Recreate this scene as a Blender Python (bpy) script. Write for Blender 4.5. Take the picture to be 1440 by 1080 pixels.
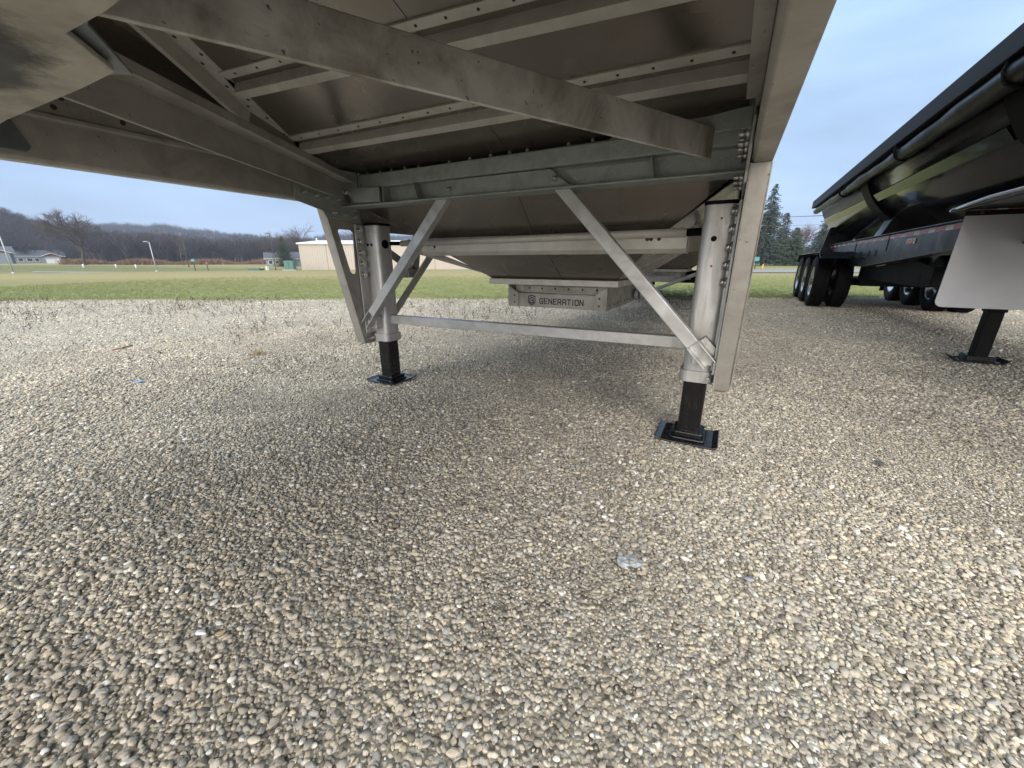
import bpy, bmesh, math, random
import numpy as np
from mathutils import Vector, Matrix, Euler
sc = bpy.context.scene
for o in list(bpy.data.objects): bpy.data.objects.remove(o)
C = sc.collection
rad = math.radians
RNG = random.Random(7)
NR = np.random.default_rng(11)

# ------------------------------------------------------------------ camera
EYE = 0.92
cam_d = bpy.data.cameras.new('camera'); cam_d.sensor_width = 36; cam_d.lens = 13.5
cam_d.clip_start = 0.02; cam_d.clip_end = 6000
cam = bpy.data.objects.new('camera', cam_d); C.objects.link(cam)
cam.location = (0, 0, EYE); cam.rotation_euler = (rad(90 - 17.67), 0, rad(28.68))
sc.camera = cam

# ------------------------------------------------------------------ sky, sun, exposure
SUN_EL, SUN_AZ = 36, 166          # azimuth of the sun, degrees from +Y clockwise
w = bpy.data.worlds.new("World"); sc.world = w; w.use_nodes = True
nt = w.node_tree; nt.nodes.clear()
def N(nt, t, **k):
    n = nt.nodes.new(t)
    for a, b in k.items():
        if a.startswith('i_'):
            n.inputs[a[2:].replace('_', ' ')].default_value = b
        else: setattr(n, a, b)
    return n
out = N(nt, 'ShaderNodeOutputWorld'); bg = N(nt, 'ShaderNodeBackground')
sky = N(nt, 'ShaderNodeTexSky'); sky.sky_type = 'NISHITA'; sky.sun_disc = False
sky.sun_elevation = rad(SUN_EL); sky.sun_rotation = rad(SUN_AZ); sky.dust_density = 3.0; sky.air_density = 1.0
tc = N(nt, 'ShaderNodeTexCoord')
sep = N(nt, 'ShaderNodeSeparateXYZ'); nt.links.new(tc.outputs['Generated'], sep.inputs[0])
ramp = N(nt, 'ShaderNodeValToRGB')
ramp.color_ramp.elements[0].position = 0.0; ramp.color_ramp.elements[0].color = (3.3, 4.6, 6.7, 1)
ramp.color_ramp.elements[1].position = 0.75; ramp.color_ramp.elements[1].color = (4.7, 6.8, 8.5, 1)
e = ramp.color_ramp.elements.new(0.25); e.color = (3.8, 5.4, 7.75, 1)
nt.links.new(sep.outputs['Z'], ramp.inputs[0])
mp = N(nt, 'ShaderNodeMapping'); mp.inputs['Scale'].default_value = (1.4, 1.4, 5.0)
nt.links.new(tc.outputs['Generated'], mp.inputs[0])
cl = N(nt, 'ShaderNodeTexNoise'); cl.inputs['Scale'].default_value = 2.2; cl.inputs['Detail'].default_value = 5; cl.inputs['Roughness'].default_value = 0.5
nt.links.new(mp.outputs[0], cl.inputs['Vector'])
clr = N(nt, 'ShaderNodeMapRange'); clr.inputs['From Min'].default_value = 0.3; clr.inputs['From Max'].default_value = 0.7
clr.inputs['To Min'].default_value = 0.80; clr.inputs['To Max'].default_value = 1.12
nt.links.new(cl.outputs[0], clr.inputs['Value'])
mulc = N(nt, 'ShaderNodeVectorMath', operation='SCALE'); nt.links.new(ramp.outputs[0], mulc.inputs[0]); nt.links.new(clr.outputs[0], mulc.inputs['Scale'])
mx = N(nt, 'ShaderNodeMix', data_type='RGBA'); mx.inputs[0].default_value = 0.85
nt.links.new(sky.outputs[0], mx.inputs[6]); nt.links.new(mulc.outputs[0], mx.inputs[7])
nt.links.new(mx.outputs[2], bg.inputs['Color']); bg.inputs['Strength'].default_value = 0.061
nt.links.new(bg.outputs[0], out.inputs[0])

sl = bpy.data.lights.new('sun', 'SUN'); sl.energy = 2.6; sl.angle = rad(80); sl.color = (1.0, 0.90, 0.77)
so = bpy.data.objects.new('sun', sl); C.objects.link(so)
_a = rad(SUN_AZ); _e = rad(SUN_EL)
sund = Vector((math.sin(_a) * math.cos(_e), math.cos(_a) * math.cos(_e), math.sin(_e)))
so.rotation_euler = sund.to_track_quat('Z', 'Y').to_euler(); so.location = sund * 50
sc.view_settings.view_transform = 'Standard'; sc.view_settings.look = 'None'
sc.view_settings.exposure = 1.32; sc.view_settings.gamma = 1.0; sc.view_settings.use_curve_mapping = False
sc.render.engine = 'CYCLES'
sc.cycles.use_denoising = True
sc.cycles.max_bounces = 8; sc.cycles.diffuse_bounces = 4; sc.cycles.glossy_bounces = 4; sc.cycles.volume_bounces = 0
sc.cycles.caustics_reflective = False; sc.cycles.caustics_refractive = False

# ------------------------------------------------------------------ materials
MATS = {}
def srgb(r, g, b):
    f = lambda c: (c / 255 / 12.92) if c / 255 <= 0.04045 else ((c / 255 + 0.055) / 1.055) ** 2.4
    return (f(r), f(g), f(b))
def mat(name, col, rough=0.5, metal=0.0, var=None, vscale=6, vamt=0.5, bump=0.0, bscale=60, rvar=0.0, coat=0.0,
        stretch=(1, 1, 1), specks=None, spec=0.5, detail=8, dist=0.6):
    if name in MATS: return MATS[name]
    m = bpy.data.materials.new(name); m.use_nodes = True; t = m.node_tree
    b = t.nodes['Principled BSDF']; L = t.links.new
    b.inputs['Roughness'].default_value = rough; b.inputs['Metallic'].default_value = metal
    b.inputs['Specular IOR Level'].default_value = spec
    if coat: b.inputs['Coat Weight'].default_value = coat; b.inputs['Coat Roughness'].default_value = 0.04
    b.inputs['Base Color'].default_value = (*col, 1)
    co = N(t, 'ShaderNodeTexCoord'); mpp = N(t, 'ShaderNodeMapping'); mpp.inputs['Scale'].default_value = stretch
    L(co.outputs['Object'], mpp.inputs[0])
    if var is not None:
        n = N(t, 'ShaderNodeTexNoise'); n.inputs['Scale'].default_value = vscale; n.inputs['Detail'].default_value = detail; n.inputs['Roughness'].default_value = 0.62
        n.inputs['Distortion'].default_value = dist
        L(mpp.outputs[0], n.inputs['Vector'])
        r = N(t, 'ShaderNodeMapRange'); r.inputs['From Min'].default_value = 0.38; r.inputs['From Max'].default_value = 0.68
        r.inputs['To Max'].default_value = vamt
        L(n.outputs[0], r.inputs['Value'])
        mix = N(t, 'ShaderNodeMix', data_type='RGBA'); mix.inputs[6].default_value = (*col, 1); mix.inputs[7].default_value = (*var, 1)
        L(r.outputs[0], mix.inputs[0]); last = mix.outputs[2]
        if specks is not None:
            n2 = N(t, 'ShaderNodeTexNoise'); n2.inputs['Scale'].default_value = specks[1]; n2.inputs['Detail'].default_value = 3
            L(co.outputs['Object'], n2.inputs['Vector'])
            r2 = N(t, 'ShaderNodeMapRange'); r2.inputs['From Min'].default_value = specks[2]; r2.inputs['From Max'].default_value = specks[2] + 0.06
            L(n2.outputs[0], r2.inputs['Value'])
            mix2 = N(t, 'ShaderNodeMix', data_type='RGBA'); mix2.inputs[7].default_value = (*specks[0], 1)
            L(r2.outputs[0], mix2.inputs[0]); L(last, mix2.inputs[6]); last = mix2.outputs[2]
        L(last, b.inputs['Base Color'])
        if rvar:
            r3 = N(t, 'ShaderNodeMapRange'); r3.inputs['From Min'].default_value = 0.3; r3.inputs['From Max'].default_value = 0.7
            r3.inputs['To Min'].default_value = rough; r3.inputs['To Max'].default_value = rough + rvar
            L(n.outputs[0], r3.inputs['Value']); L(r3.outputs[0], b.inputs['Roughness'])
    if bump:
        n = N(t, 'ShaderNodeTexNoise'); n.inputs['Scale'].default_value = bscale; n.inputs['Detail'].default_value = 4
        L(mpp.outputs[0], n.inputs['Vector'])
        bp = N(t, 'ShaderNodeBump'); bp.inputs['Strength'].default_value = bump; bp.inputs['Distance'].default_value = 0.01
        L(n.outputs[0], bp.inputs['Height']); L(bp.outputs[0], b.inputs['Normal'])
    MATS[name] = m; return m
M_RAIL = mat('mill_aluminium_rail', (0.43, 0.41, 0.378), 0.42, 0.5, var=(0.24, 0.22, 0.19), vscale=5, vamt=0.7, bump=0.12, bscale=40, rvar=0.2, specks=((0.10, 0.09, 0.08), 60, 0.70))
M_BRACE = mat('stained_aluminium_brace', (0.54, 0.52, 0.49), 0.45, 0.4, var=(0.20, 0.175, 0.145), vscale=6, vamt=0.95, bump=0.15, bscale=30, rvar=0.2, specks=((0.09, 0.08, 0.07), 45, 0.68))
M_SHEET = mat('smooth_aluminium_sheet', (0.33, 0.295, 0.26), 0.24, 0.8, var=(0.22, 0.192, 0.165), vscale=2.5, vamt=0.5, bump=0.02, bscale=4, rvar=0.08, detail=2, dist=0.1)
M_RIB = mat('bright_aluminium_rib', (0.62, 0.595, 0.55), 0.42, 0.25, var=(0.46, 0.42, 0.37), vscale=9, vamt=0.6, bump=0.08, bscale=50, rvar=0.2)
M_LEG = mat('leg_aluminium', (0.60, 0.60, 0.60), 0.36, 0.6, var=(0.37, 0.35, 0.32), vscale=7, vamt=0.7, bump=0.08, bscale=30, rvar=0.2, stretch=(3, 3, 0.5), specks=((0.2, 0.18, 0.16), 60, 0.70))
M_BAR = mat('bar_aluminium', (0.56, 0.56, 0.56), 0.36, 0.6, var=(0.36, 0.345, 0.32), vscale=9, vamt=0.7, bump=0.08, bscale=40, rvar=0.2, specks=((0.2, 0.18, 0.16), 60, 0.70))
M_GALV = mat('galvanised_steel', (0.38, 0.405, 0.392), 0.5, 0.4, var=(0.28, 0.30, 0.29), vscale=14, vamt=0.8, bump=0.2, bscale=70, rvar=0.15, specks=((0.42, 0.44, 0.43), 90, 0.66))
M_COUPLER = mat('grimy_coupler_steel', (0.40, 0.375, 0.32), 0.5, 0.2, var=(0.20, 0.18, 0.145), vscale=6, vamt=0.75, bump=0.15, bscale=25, rvar=0.2)
M_GREASE = mat('old_black_grease', (0.010, 0.010, 0.010), 0.75, 0.0, var=(0.05, 0.048, 0.04), vscale=14, vamt=0.6, bump=0.25, bscale=45, spec=0.12)
M_GUSSET = mat('blue_grey_steel', (0.13, 0.15, 0.16), 0.45, 0.4, var=(0.08, 0.09, 0.10), vscale=9, vamt=0.6, bump=0.1)
M_BOLT = mat('zinc_bolt', (0.55, 0.54, 0.52), 0.3, 0.9)
M_HOLE = mat('dark_rivet', (0.06, 0.05, 0.045), 0.6, 0.3)
M_BLACK = mat('wet_black_leg_paint', (0.006, 0.006, 0.007), 0.16, 0.0, var=(0.02, 0.02, 0.022), vscale=30, vamt=0.3, bump=0.05, bscale=60, rvar=0.15, stretch=(3, 3, 0.6), specks=((0.16, 0.155, 0.15), 85, 0.76))
M_BLK2 = mat('black_plastic', (0.003, 0.003, 0.0035), 0.55, spec=0.12)
M_GLOSS = mat('black_gloss_paint', (0.005, 0.005, 0.006), 0.12, 0.0, var=(0.010, 0.010, 0.011), vscale=2, vamt=0.6, rvar=0.10, coat=0.25, bump=0.006, bscale=3, spec=0.45)
M_FRAME = mat('black_frame_paint', (0.003, 0.0035, 0.005), 0.22, 0.0, var=(0.006, 0.006, 0.008), vscale=4, vamt=0.5, rvar=0.2, bump=0.03, bscale=10, spec=0.35)
M_TARP = mat('black_vinyl_tarp', (0.004, 0.0045, 0.006), 0.30, 0.0, var=(0.015, 0.015, 0.017), vscale=5, vamt=0.5, bump=0.25, bscale=9, rvar=0.15, spec=0.35)
M_TYRE = mat('tyre_rubber', (0.005, 0.005, 0.0055), 0.66, 0.0, var=(0.014, 0.013, 0.012), vscale=6, vamt=0.5, bump=0.25, bscale=40, spec=0.15)
M_RIMM = mat('polished_wheel', (0.72, 0.72, 0.72), 0.22, 0.9, var=(0.5, 0.5, 0.5), vscale=6, vamt=0.4)
M_FLAP = mat('white_poly_flap', (0.50, 0.51, 0.55), 0.5, 0.0, var=(0.40, 0.405, 0.43), vscale=3, vamt=0.6, bump=0.05, bscale=8)
M_RAILRIM = mat('brown_black_top_rail', (0.012, 0.010, 0.008), 0.5, 0.0, var=(0.006, 0.0055, 0.005), vscale=5, vamt=0.5, spec=0.12)  # brownish near-black, with darker patches at random
M_RED = mat('red_reflector', (0.45, 0.03, 0.02), 0.3); M_WHITE = mat('white_paint', (0.75, 0.75, 0.74), 0.5)
M_AMBER = mat('amber_lens', (0.55, 0.13, 0.03), 0.25)
M_NAVY = mat('navy_print', (0.012, 0.018, 0.035), 0.5)
M_INK = mat('black_print', (0.012, 0.012, 0.014), 0.5)

# ------------------------------------------------------------------ mesh helpers
class MB:
    def __init__(s): s.v = []; s.f = []; s.sm = []
    def add(s, vs, fs, smooth=False):
        k = len(s.v); s.v += [tuple(p) for p in vs]; s.f += [tuple(i + k for i in f) for f in fs]; s.sm += [smooth] * len(fs); return s
    def box(s, x0, x1, y0, y1, z0, z1):
        x0, x1 = min(x0, x1), max(x0, x1); y0, y1 = min(y0, y1), max(y0, y1); z0, z1 = min(z0, z1), max(z0, z1)
        return s.add([(x, y, z) for z in (z0, z1) for y in (y0, y1) for x in (x0, x1)],
                     [(0, 2, 3, 1), (4, 5, 7, 6), (0, 1, 5, 4), (2, 6, 7, 3), (0, 4, 6, 2), (1, 3, 7, 5)])
    def prism(s, poly, axis, a0, a1):
        """poly in the two other axes, extruded along axis from a0 to a1"""
        n = len(poly)
        def P(p, a):
            return {'x': (a, p[0], p[1]), 'y': (p[0], a, p[1]), 'z': (p[0], p[1], a)}[axis]
        vs = [P(p, a0) for p in poly] + [P(p, a1) for p in poly]
        fs = [tuple(range(n))[::-1], tuple(range(n, 2 * n))] + [(i, (i + 1) % n, n + (i + 1) % n, n + i) for i in range(n)]
        return s.add(vs, fs)
    def sweep(s, prof, A, B, up=(0, 0, 1), smooth=False, caps=True):
        """profile (a,b) in the plane normal to AB: a = side, b = up"""
        A = Vector(A); B = Vector(B); d = (B - A).normalized(); side = d.cross(Vector(up)).normalized(); u = side.cross(d)
        n = len(prof)
        vs = [A + side * a + u * b for a, b in prof] + [B + side * a + u * b for a, b in prof]
        fs = [(i, (i + 1) % n, n + (i + 1) % n, n + i) for i in range(n)]
        s.add(vs, fs, smooth)
        if caps:
            k = len(s.v) - 2 * n; s.f += [tuple(range(k, k + n))[::-1], tuple(range(k + n, k + 2 * n))]; s.sm += [False, False]
        return s
    def bar(s, A, B, wd, ht, up=(0, 0, 1)):
        a, b = wd / 2, ht / 2
        return s.sweep([(-a, -b), (a, -b), (a, b), (-a, b)], A, B, up)
    def tube(s, A, B, r, n=12, r2=None, caps=True):
        A = Vector(A); B = Vector(B); d = (B - A).normalized()
        up = Vector((0, 0, 1)) if abs(d.z) < 0.9 else Vector((0, 1, 0))
        side = d.cross(up).normalized(); u = side.cross(d); r2 = r if r2 is None else r2
        cs = [(math.cos(2 * math.pi * i / n), math.sin(2 * math.pi * i / n)) for i in range(n)]
        vs = [A + side * c * r + u * q * r for c, q in cs] + [B + side * c * r2 + u * q * r2 for c, q in cs]
        s.add(vs, [(i, (i + 1) % n, n + (i + 1) % n, n + i) for i in range(n)], True)
        if caps:
            k = len(s.v) - 2 * n; s.f += [tuple(range(k, k + n))[::-1], tuple(range(k + n, k + 2 * n))]; s.sm += [False, False]
        return s
    def sheet(s, quad, th):
        """thick four-sided sheet, th along its normal"""
        q = [Vector(p) for p in quad]; nn = (q[1] - q[0]).cross(q[2] - q[0]).normalized() * th
        vs = q + [p + nn for p in q]
        n = len(q)
        return s.add(vs, [tuple(range(n))[::-1], tuple(range(n, 2 * n))] + [(i, (i + 1) % n, n + (i + 1) % n, n + i) for i in range(n)])
    def lathe(s, prof, n=32, axis='x', c=(0, 0, 0)):
        vs = []
        for a, r in prof:
            for i in range(n):
                t = 2 * math.pi * i / n
                if axis == 'x': vs.append((c[0] + a, c[1] + r * math.cos(t), c[2] + r * math.sin(t)))
                else: vs.append((c[0] + r * math.cos(t), c[1] + r * math.sin(t), c[2] + a))
        m = len(prof)
        fs = [(j * n + i, j * n + (i + 1) % n, (j + 1) * n + (i + 1) % n, (j + 1) * n + i) for j in range(m - 1) for i in range(n)]
        return s.add(vs, fs, True)
    def mesh(s, name, material, off=(0, 0, 0)):
        me = bpy.data.meshes.new(name)
        me.from_pydata([(a - off[0], b - off[1], c - off[2]) for a, b, c in s.v], [], s.f)
        me.polygons.foreach_set('use_smooth', s.sm)
        bm = bmesh.new(); bm.from_mesh(me); bmesh.ops.recalc_face_normals(bm, faces=bm.faces); bm.to_mesh(me); bm.free()
        if material: me.materials.append(material)
        return me
def wloc(p):
    v = Vector((0, 0, 0))
    while p is not None: v += Vector(p.location); p = p.parent
    return v
def link(name, me, parent=None, loc=(0, 0, 0)):
    o = bpy.data.objects.new(name, me); C.objects.link(o)
    if parent is not None: o.parent = parent
    o.location = loc; return o
def part(name, mb, m, parent, bevel=0.0, seg=2, label=None, local=False):
    """mb in world coordinates (or parent-local when local): becomes a child mesh"""
    off = (0, 0, 0) if local else wloc(parent)
    o = link(name, mb.mesh(name, m, off), parent)
    if bevel:
        b = o.modifiers.new('bevel', 'BEVEL'); b.width = bevel; b.segments = seg; b.limit_method = 'ANGLE'; b.angle_limit = rad(40)
    if label: o['label'] = label
    return o
def thing(name, label, cat, loc=(0, 0, 0), rz=0, group=None):
    o = bpy.data.objects.new(name, None); C.objects.link(o); o.empty_display_size = 0.3
    o.location = loc; o.rotation_euler = (0, 0, rz); o['label'] = label; o['category'] = cat
    if group: o['group'] = group
    return o
def tagm(o, label, cat, group=None):
    o['label'] = label; o['category'] = cat
    if group: o['group'] = group
    return o
def struct(name, mb, m):
    o = link(name, mb.mesh(name, m)); o['kind'] = 'structure'; return o

bolt_me = MB(); bolt_me.tube((0, 0, 0), (0, 0, 0.005), 0.0125, 12).tube((0, 0, 0.005), (0, 0, 0.014), 0.0095, 6); bolt_me = bolt_me.mesh('bolt', M_BOLT)
nut_me = MB(); nut_me.tube((0, 0, 0), (0, 0, 0.012), 0.011, 6).tube((0, 0, 0.012), (0, 0, 0.032), 0.006, 8); nut_me = nut_me.mesh('nut', M_BOLT)
riv_me = MB(); riv_me.tube((0, 0, 0), (0, 0, 0.003), 0.0085, 10, 0.006); riv_me = riv_me.mesh('rivet', M_HOLE)
def fix(me, name, parent, p, nrm, s=1.0):
    o = link(name, me, parent, Vector(p) - wloc(parent))
    o.rotation_euler = Vector(nrm).to_track_quat('Z', 'Y').to_euler(); o.scale = (s, s, s); return o

# ray helper for far background placement
_th, _ya = rad(17.67), rad(28.68)
_F = Vector((-math.sin(_ya) * math.cos(_th), math.cos(_ya) * math.cos(_th), -math.sin(_th)))
_R = Vector((math.cos(_ya), math.sin(_ya), 0)); _U = _R.cross(_F)
def az(px, py=368):
    d = _F + _R * (px - 720) / 540 - _U * (py - 540) / 540
    return math.atan2(d.x, d.y), 1 / math.hypot(d.x, d.y)
def far(px, r):
    """ground point seen at photo column px (near the horizon) at horizontal range r; also metres per pixel there"""
    a, k = az(px); x, y = r * math.sin(a), r * math.cos(a)
    return x, y, r * k / 540

# ------------------------------------------------------------------ terrain
def sstep(a, b, x):
    t = min(1, max(0, (x - a) / (b - a))); return t * t * (3 - 2 * t)
def tz(x, y):
    r = math.hypot(x, y)
    a = math.degrees(math.atan2(x, y))
    wl = 1 - sstep(-28, -12, a) if a > -150 else sstep(-180, -150, a)
    pts = [(0, 0), (18, 0), (50, -0.25), (80, -0.5), (112, -1.15), (135, -1.0), (165, -0.1), (200, 0.0), (260, 0.1), (400, 0.9), (3000, 1)]
    z = 1
    for (r0, z0), (r1, z1) in zip(pts, pts[1:]):
        if r0 <= r <= r1: z = z0 + (z1 - z0) * sstep(r0, r1, r); break
    return z * wl
ED0 = Vector((3.0, 13.8)); EDD = Vector((0.858, 0.513)).normalized(); EDN = Vector((-EDD.y, EDD.x))
def edge_s(x, y): return (Vector((x, y)) - ED0).dot(EDN)

# lawn: the sheet that reaches the horizon
def lawn_material():
    m = bpy.data.materials.new('winter_lawn'); m.use_nodes = True; t = m.node_tree; L = t.links.new; b = t.nodes['Principled BSDF']
    co = N(t, 'ShaderNodeTexCoord'); sp = N(t, 'ShaderNodeSeparateXYZ')
    dx = N(t, 'ShaderNodeVectorMath', operation='DOT_PRODUCT'); dx.inputs[1].default_value = (EDN.x, EDN.y, 0)
    L(co.outputs['Object'], dx.inputs[0])
    s_ = N(t, 'ShaderNodeMath', operation='SUBTRACT'); L(dx.outputs['Value'], s_.inputs[0]); s_.inputs[1].default_value = ED0.dot(EDN)
    nz = N(t, 'ShaderNodeTexNoise'); nz.inputs['Scale'].default_value = 0.22; nz.inputs['Detail'].default_value = 6; L(co.outputs['Object'], nz.inputs['Vector'])
    nm = N(t, 'ShaderNodeMath', operation='MULTIPLY_ADD'); L(nz.outputs[0], nm.inputs[0]); nm.inputs[1].default_value = 14; L(s_.outputs[0], nm.inputs[2])
    md = N(t, 'ShaderNodeMapRange'); md.inputs['From Max'].default_value = 220; L(nm.outputs[0], md.inputs['Value'])
    cr = N(t, 'ShaderNodeValToRGB'); el = cr.color_ramp.elements
    green = (0.165, 0.20, 0.085, 1); tan = (0.32, 0.27, 0.14, 1); olive = (0.215, 0.21, 0.095, 1); dark = (0.115, 0.13, 0.05, 1)
    el[0].position = 0.0; el[0].color = green; el[1].position = 1.0; el[1].color = olive
    for p, c in ((0.055, green), (0.085, olive), (0.14, tan), (0.30, olive), (0.40, dark), (0.50, dark), (0.55, olive), (0.7, tan)):
        q = el.new(p); q.color = c
    L(md.outputs[0], cr.inputs[0])
    n2 = N(t, 'ShaderNodeTexNoise'); n2.inputs['Scale'].default_value = 1.3; n2.inputs['Detail'].default_value = 9; n2.inputs['Roughness'].default_value = 0.7; L(co.outputs['Object'], n2.inputs['Vector'])
    mr = N(t, 'ShaderNodeMapRange'); mr.inputs['From Min'].default_value = 0.35; mr.inputs['From Max'].default_value = 0.7; mr.inputs['To Max'].default_value = 0.65; L(n2.outputs[0], mr.inputs['Value'])
    mi = N(t, 'ShaderNodeMix', data_type='RGBA'); L(mr.outputs[0], mi.inputs[0]); L(cr.outputs[0], mi.inputs[6]); mi.inputs[7].default_value = (0.29, 0.26, 0.13, 1)
    n3 = N(t, 'ShaderNodeTexNoise'); n3.inputs['Scale'].default_value = 25; n3.inputs['Detail'].default_value = 6; L(co.outputs['Object'], n3.inputs['Vector'])
    m3 = N(t, 'ShaderNodeMapRange'); m3.inputs['From Min'].default_value = 0.3; m3.inputs['From Max'].default_value = 0.7; m3.inputs['To Min'].default_value = 0.55; m3.inputs['To Max'].default_value = 1.45; L(n3.outputs[0], m3.inputs['Value'])
    vs = N(t, 'ShaderNodeVectorMath', operation='SCALE'); L(mi.outputs[2], vs.inputs[0]); L(m3.outputs[0], vs.inputs['Scale'])
    L(vs.outputs[0], b.inputs['Base Color']); b.inputs['Roughness'].default_value = 0.9; b.inputs['Specular IOR Level'].default_value = 0.15
    bp = N(t, 'ShaderNodeBump'); bp.inputs['Strength'].default_value = 0.6; bp.inputs['Distance'].default_value = 0.05; L(n3.outputs[0], bp.inputs['Height']); L(bp.outputs[0], b.inputs['Normal'])
    return m
M_LAWN = lawn_material()
def build_lawn():
    rs = [0, 4, 8, 12, 16, 20] + [20 * 1.09 ** i for i in range(1, 62)]
    na = 144; vs = [(0, 0, -0.03)]; fs = []
    for r in rs[1:]:
        for i in range(na):
            a = 2 * math.pi * i / na; x, y = r * math.sin(a), r * math.cos(a)
            vs.append((x, y, tz(x, y) - 0.03))
    for i in range(na): fs.append((0, 1 + (i + 1) % na, 1 + i))
    for j in range(len(rs) - 2):
        for i in range(na):
            a = 1 + j * na + i; b = 1 + j * na + (i + 1) % na; fs.append((a, b, b + na, a + na))
    mb = MB(); mb.add(vs, fs, True)
    return struct('lawn', mb, M_LAWN)
build_lawn()

# gravel lot base sheet with its ragged edge
def gravel_material(name, pebble=True):
    m = bpy.data.materials.new(name); m.use_nodes = True; t = m.node_tree; L = t.links.new; b = t.nodes['Principled BSDF']
    co = N(t, 'ShaderNodeTexCoord')
    cols = [(0.0, (0.17, 0.15, 0.125)), (0.09, (0.27, 0.24, 0.20)), (0.22, (0.40, 0.362, 0.31)), (0.36, (0.50, 0.45, 0.37)), (0.50, (0.57, 0.50, 0.395)),
            (0.62, (0.38, 0.37, 0.345)), (0.74, (0.50, 0.47, 0.41)), (0.84, (0.62, 0.54, 0.395)), (0.93, (0.68, 0.62, 0.52)), (0.99, (0.82, 0.80, 0.75))]
    def rampn(src):
        cr = N(t, 'ShaderNodeValToRGB'); cr.color_ramp.interpolation = 'LINEAR'; el = cr.color_ramp.elements
        el[0].position = 0; el[0].color = (*cols[0][1], 1); el[1].position = cols[-1][0]; el[1].color = (*cols[-1][1], 1)
        for p, c in cols[1:-1]: q = el.new(p); q.color = (*c, 1)
        L(src, cr.inputs[0]); return cr.outputs[0]
    if pebble:
        oi = N(t, 'ShaderNodeObjectInfo'); c = rampn(oi.outputs['Random'])
        n = N(t, 'ShaderNodeTexNoise'); n.inputs['Scale'].default_value = 1.8; n.inputs['Detail'].default_value = 6; n.inputs['Roughness'].default_value = 0.7; L(co.outputs['Object'], n.inputs['Vector'])
        mr = N(t, 'ShaderNodeMapRange'); mr.inputs['From Min'].default_value = 0.25; mr.inputs['From Max'].default_value = 0.75; mr.inputs['To Min'].default_value = 0.86; mr.inputs['To Max'].default_value = 1.14; L(n.outputs[0], mr.inputs['Value'])
        v = N(t, 'ShaderNodeVectorMath', operation='SCALE'); L(c, v.inputs[0]); L(mr.outputs[0], v.inputs['Scale'])
        ge = N(t, 'ShaderNodeNewGeometry'); pn_ = N(t, 'ShaderNodeTexNoise'); pn_.inputs['Scale'].default_value = 1.1; pn_.inputs['Detail'].default_value = 5; pn_.inputs['Distortion'].default_value = 1.2; L(ge.outputs['Position'], pn_.inputs['Vector'])
        pm = N(t, 'ShaderNodeMapRange'); pm.inputs['From Min'].default_value = 0.35; pm.inputs['From Max'].default_value = 0.66; pm.inputs['To Min'].default_value = 1.08; pm.inputs['To Max'].default_value = 0.80; L(pn_.outputs[0], pm.inputs['Value'])
        vv = N(t, 'ShaderNodeVectorMath', operation='SCALE'); L(v.outputs[0], vv.inputs[0]); L(pm.outputs[0], vv.inputs['Scale']); L(vv.outputs[0], b.inputs['Base Color'])
        b.inputs['Roughness'].default_value = 0.72; b.inputs['Specular IOR Level'].default_value = 0.35
        bp = N(t, 'ShaderNodeBump'); bp.inputs['Strength'].default_value = 0.15; bp.inputs['Distance'].default_value = 0.05; L(n.outputs[0], bp.inputs['Height']); L(bp.outputs[0], b.inputs['Normal'])
    else:
        vo = N(t, 'ShaderNodeTexVoronoi'); vo.inputs['Scale'].default_value = 70; L(co.outputs['Object'], vo.inputs['Vector'])
        sx = N(t, 'ShaderNodeSeparateColor'); L(vo.outputs['Color'], sx.inputs[0]); c = rampn(sx.outputs[0])
        cb_ = N(t, 'ShaderNodeVectorMath', operation='SCALE'); L(c, cb_.inputs[0]); cb_.inputs['Scale'].default_value = 1.15; c = cb_.outputs[0]
        mr = N(t, 'ShaderNodeMapRange'); mr.inputs['From Min'].default_value = 0.15; mr.inputs['From Max'].default_value = 0.75; mr.inputs['To Min'].default_value = 1.0; mr.inputs['To Max'].default_value = 0.6; L(vo.outputs['Distance'], mr.inputs['Value'])
        v = N(t, 'ShaderNodeVectorMath', operation='SCALE'); L(c, v.inputs[0]); L(mr.outputs[0], v.inputs['Scale'])
        n = N(t, 'ShaderNodeTexNoise'); n.inputs['Scale'].default_value = 0.9; n.inputs['Detail'].default_value = 7; L(co.outputs['Object'], n.inputs['Vector'])
        m2 = N(t, 'ShaderNodeMapRange'); m2.inputs['From Min'].default_value = 0.3; m2.inputs['From Max'].default_value = 0.7; m2.inputs['To Min'].default_value = 0.86; m2.inputs['To Max'].default_value = 1.1; L(n.outputs[0], m2.inputs['Value'])
        v2 = N(t, 'ShaderNodeVectorMath', operation='SCALE'); L(v.outputs[0], v2.inputs[0]); L(m2.outputs[0], v2.inputs['Scale']); L(v2.outputs[0], b.inputs['Base Color'])
        b.inputs['Roughness'].default_value = 0.85; b.inputs['Specular IOR Level'].default_value = 0.2
        bp = N(t, 'ShaderNodeBump'); bp.inputs['Strength'].default_value = 0.9; bp.inputs['Distance'].default_value = 0.012; bp.invert = True; L(vo.outputs['Distance'], bp.inputs['Height']); L(bp.outputs[0], b.inputs['Normal'])
    return m
M_GBASE = gravel_material('gravel_bed', False); M_PEB = gravel_material('river_pebble', True)
mb = MB(); rr = random.Random(3)
edge = []
t_ = -60.0
while t_ < 45:
    p = ED0 + EDD * t_ + EDN * (0.16 * math.sin(t_ * 0.9) + 0.12 * math.sin(t_ * 2.7 + 1) + rr.uniform(-0.14, 0.14))
    edge.append((p.x, p.y, 0.0)); t_ += 0.25
back = [(edge[-1][0], -25, 0), (edge[0][0] - 0, -25, 0)]
k = len(edge); vs = edge + [(x, -30.0, 0.0) for x, y, z in edge]
mb.add(vs, [(i, i + k, i + k + 1, i + 1) for i in range(k - 1)])
struct('gravel_lot', mb, M_GBASE)

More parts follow.
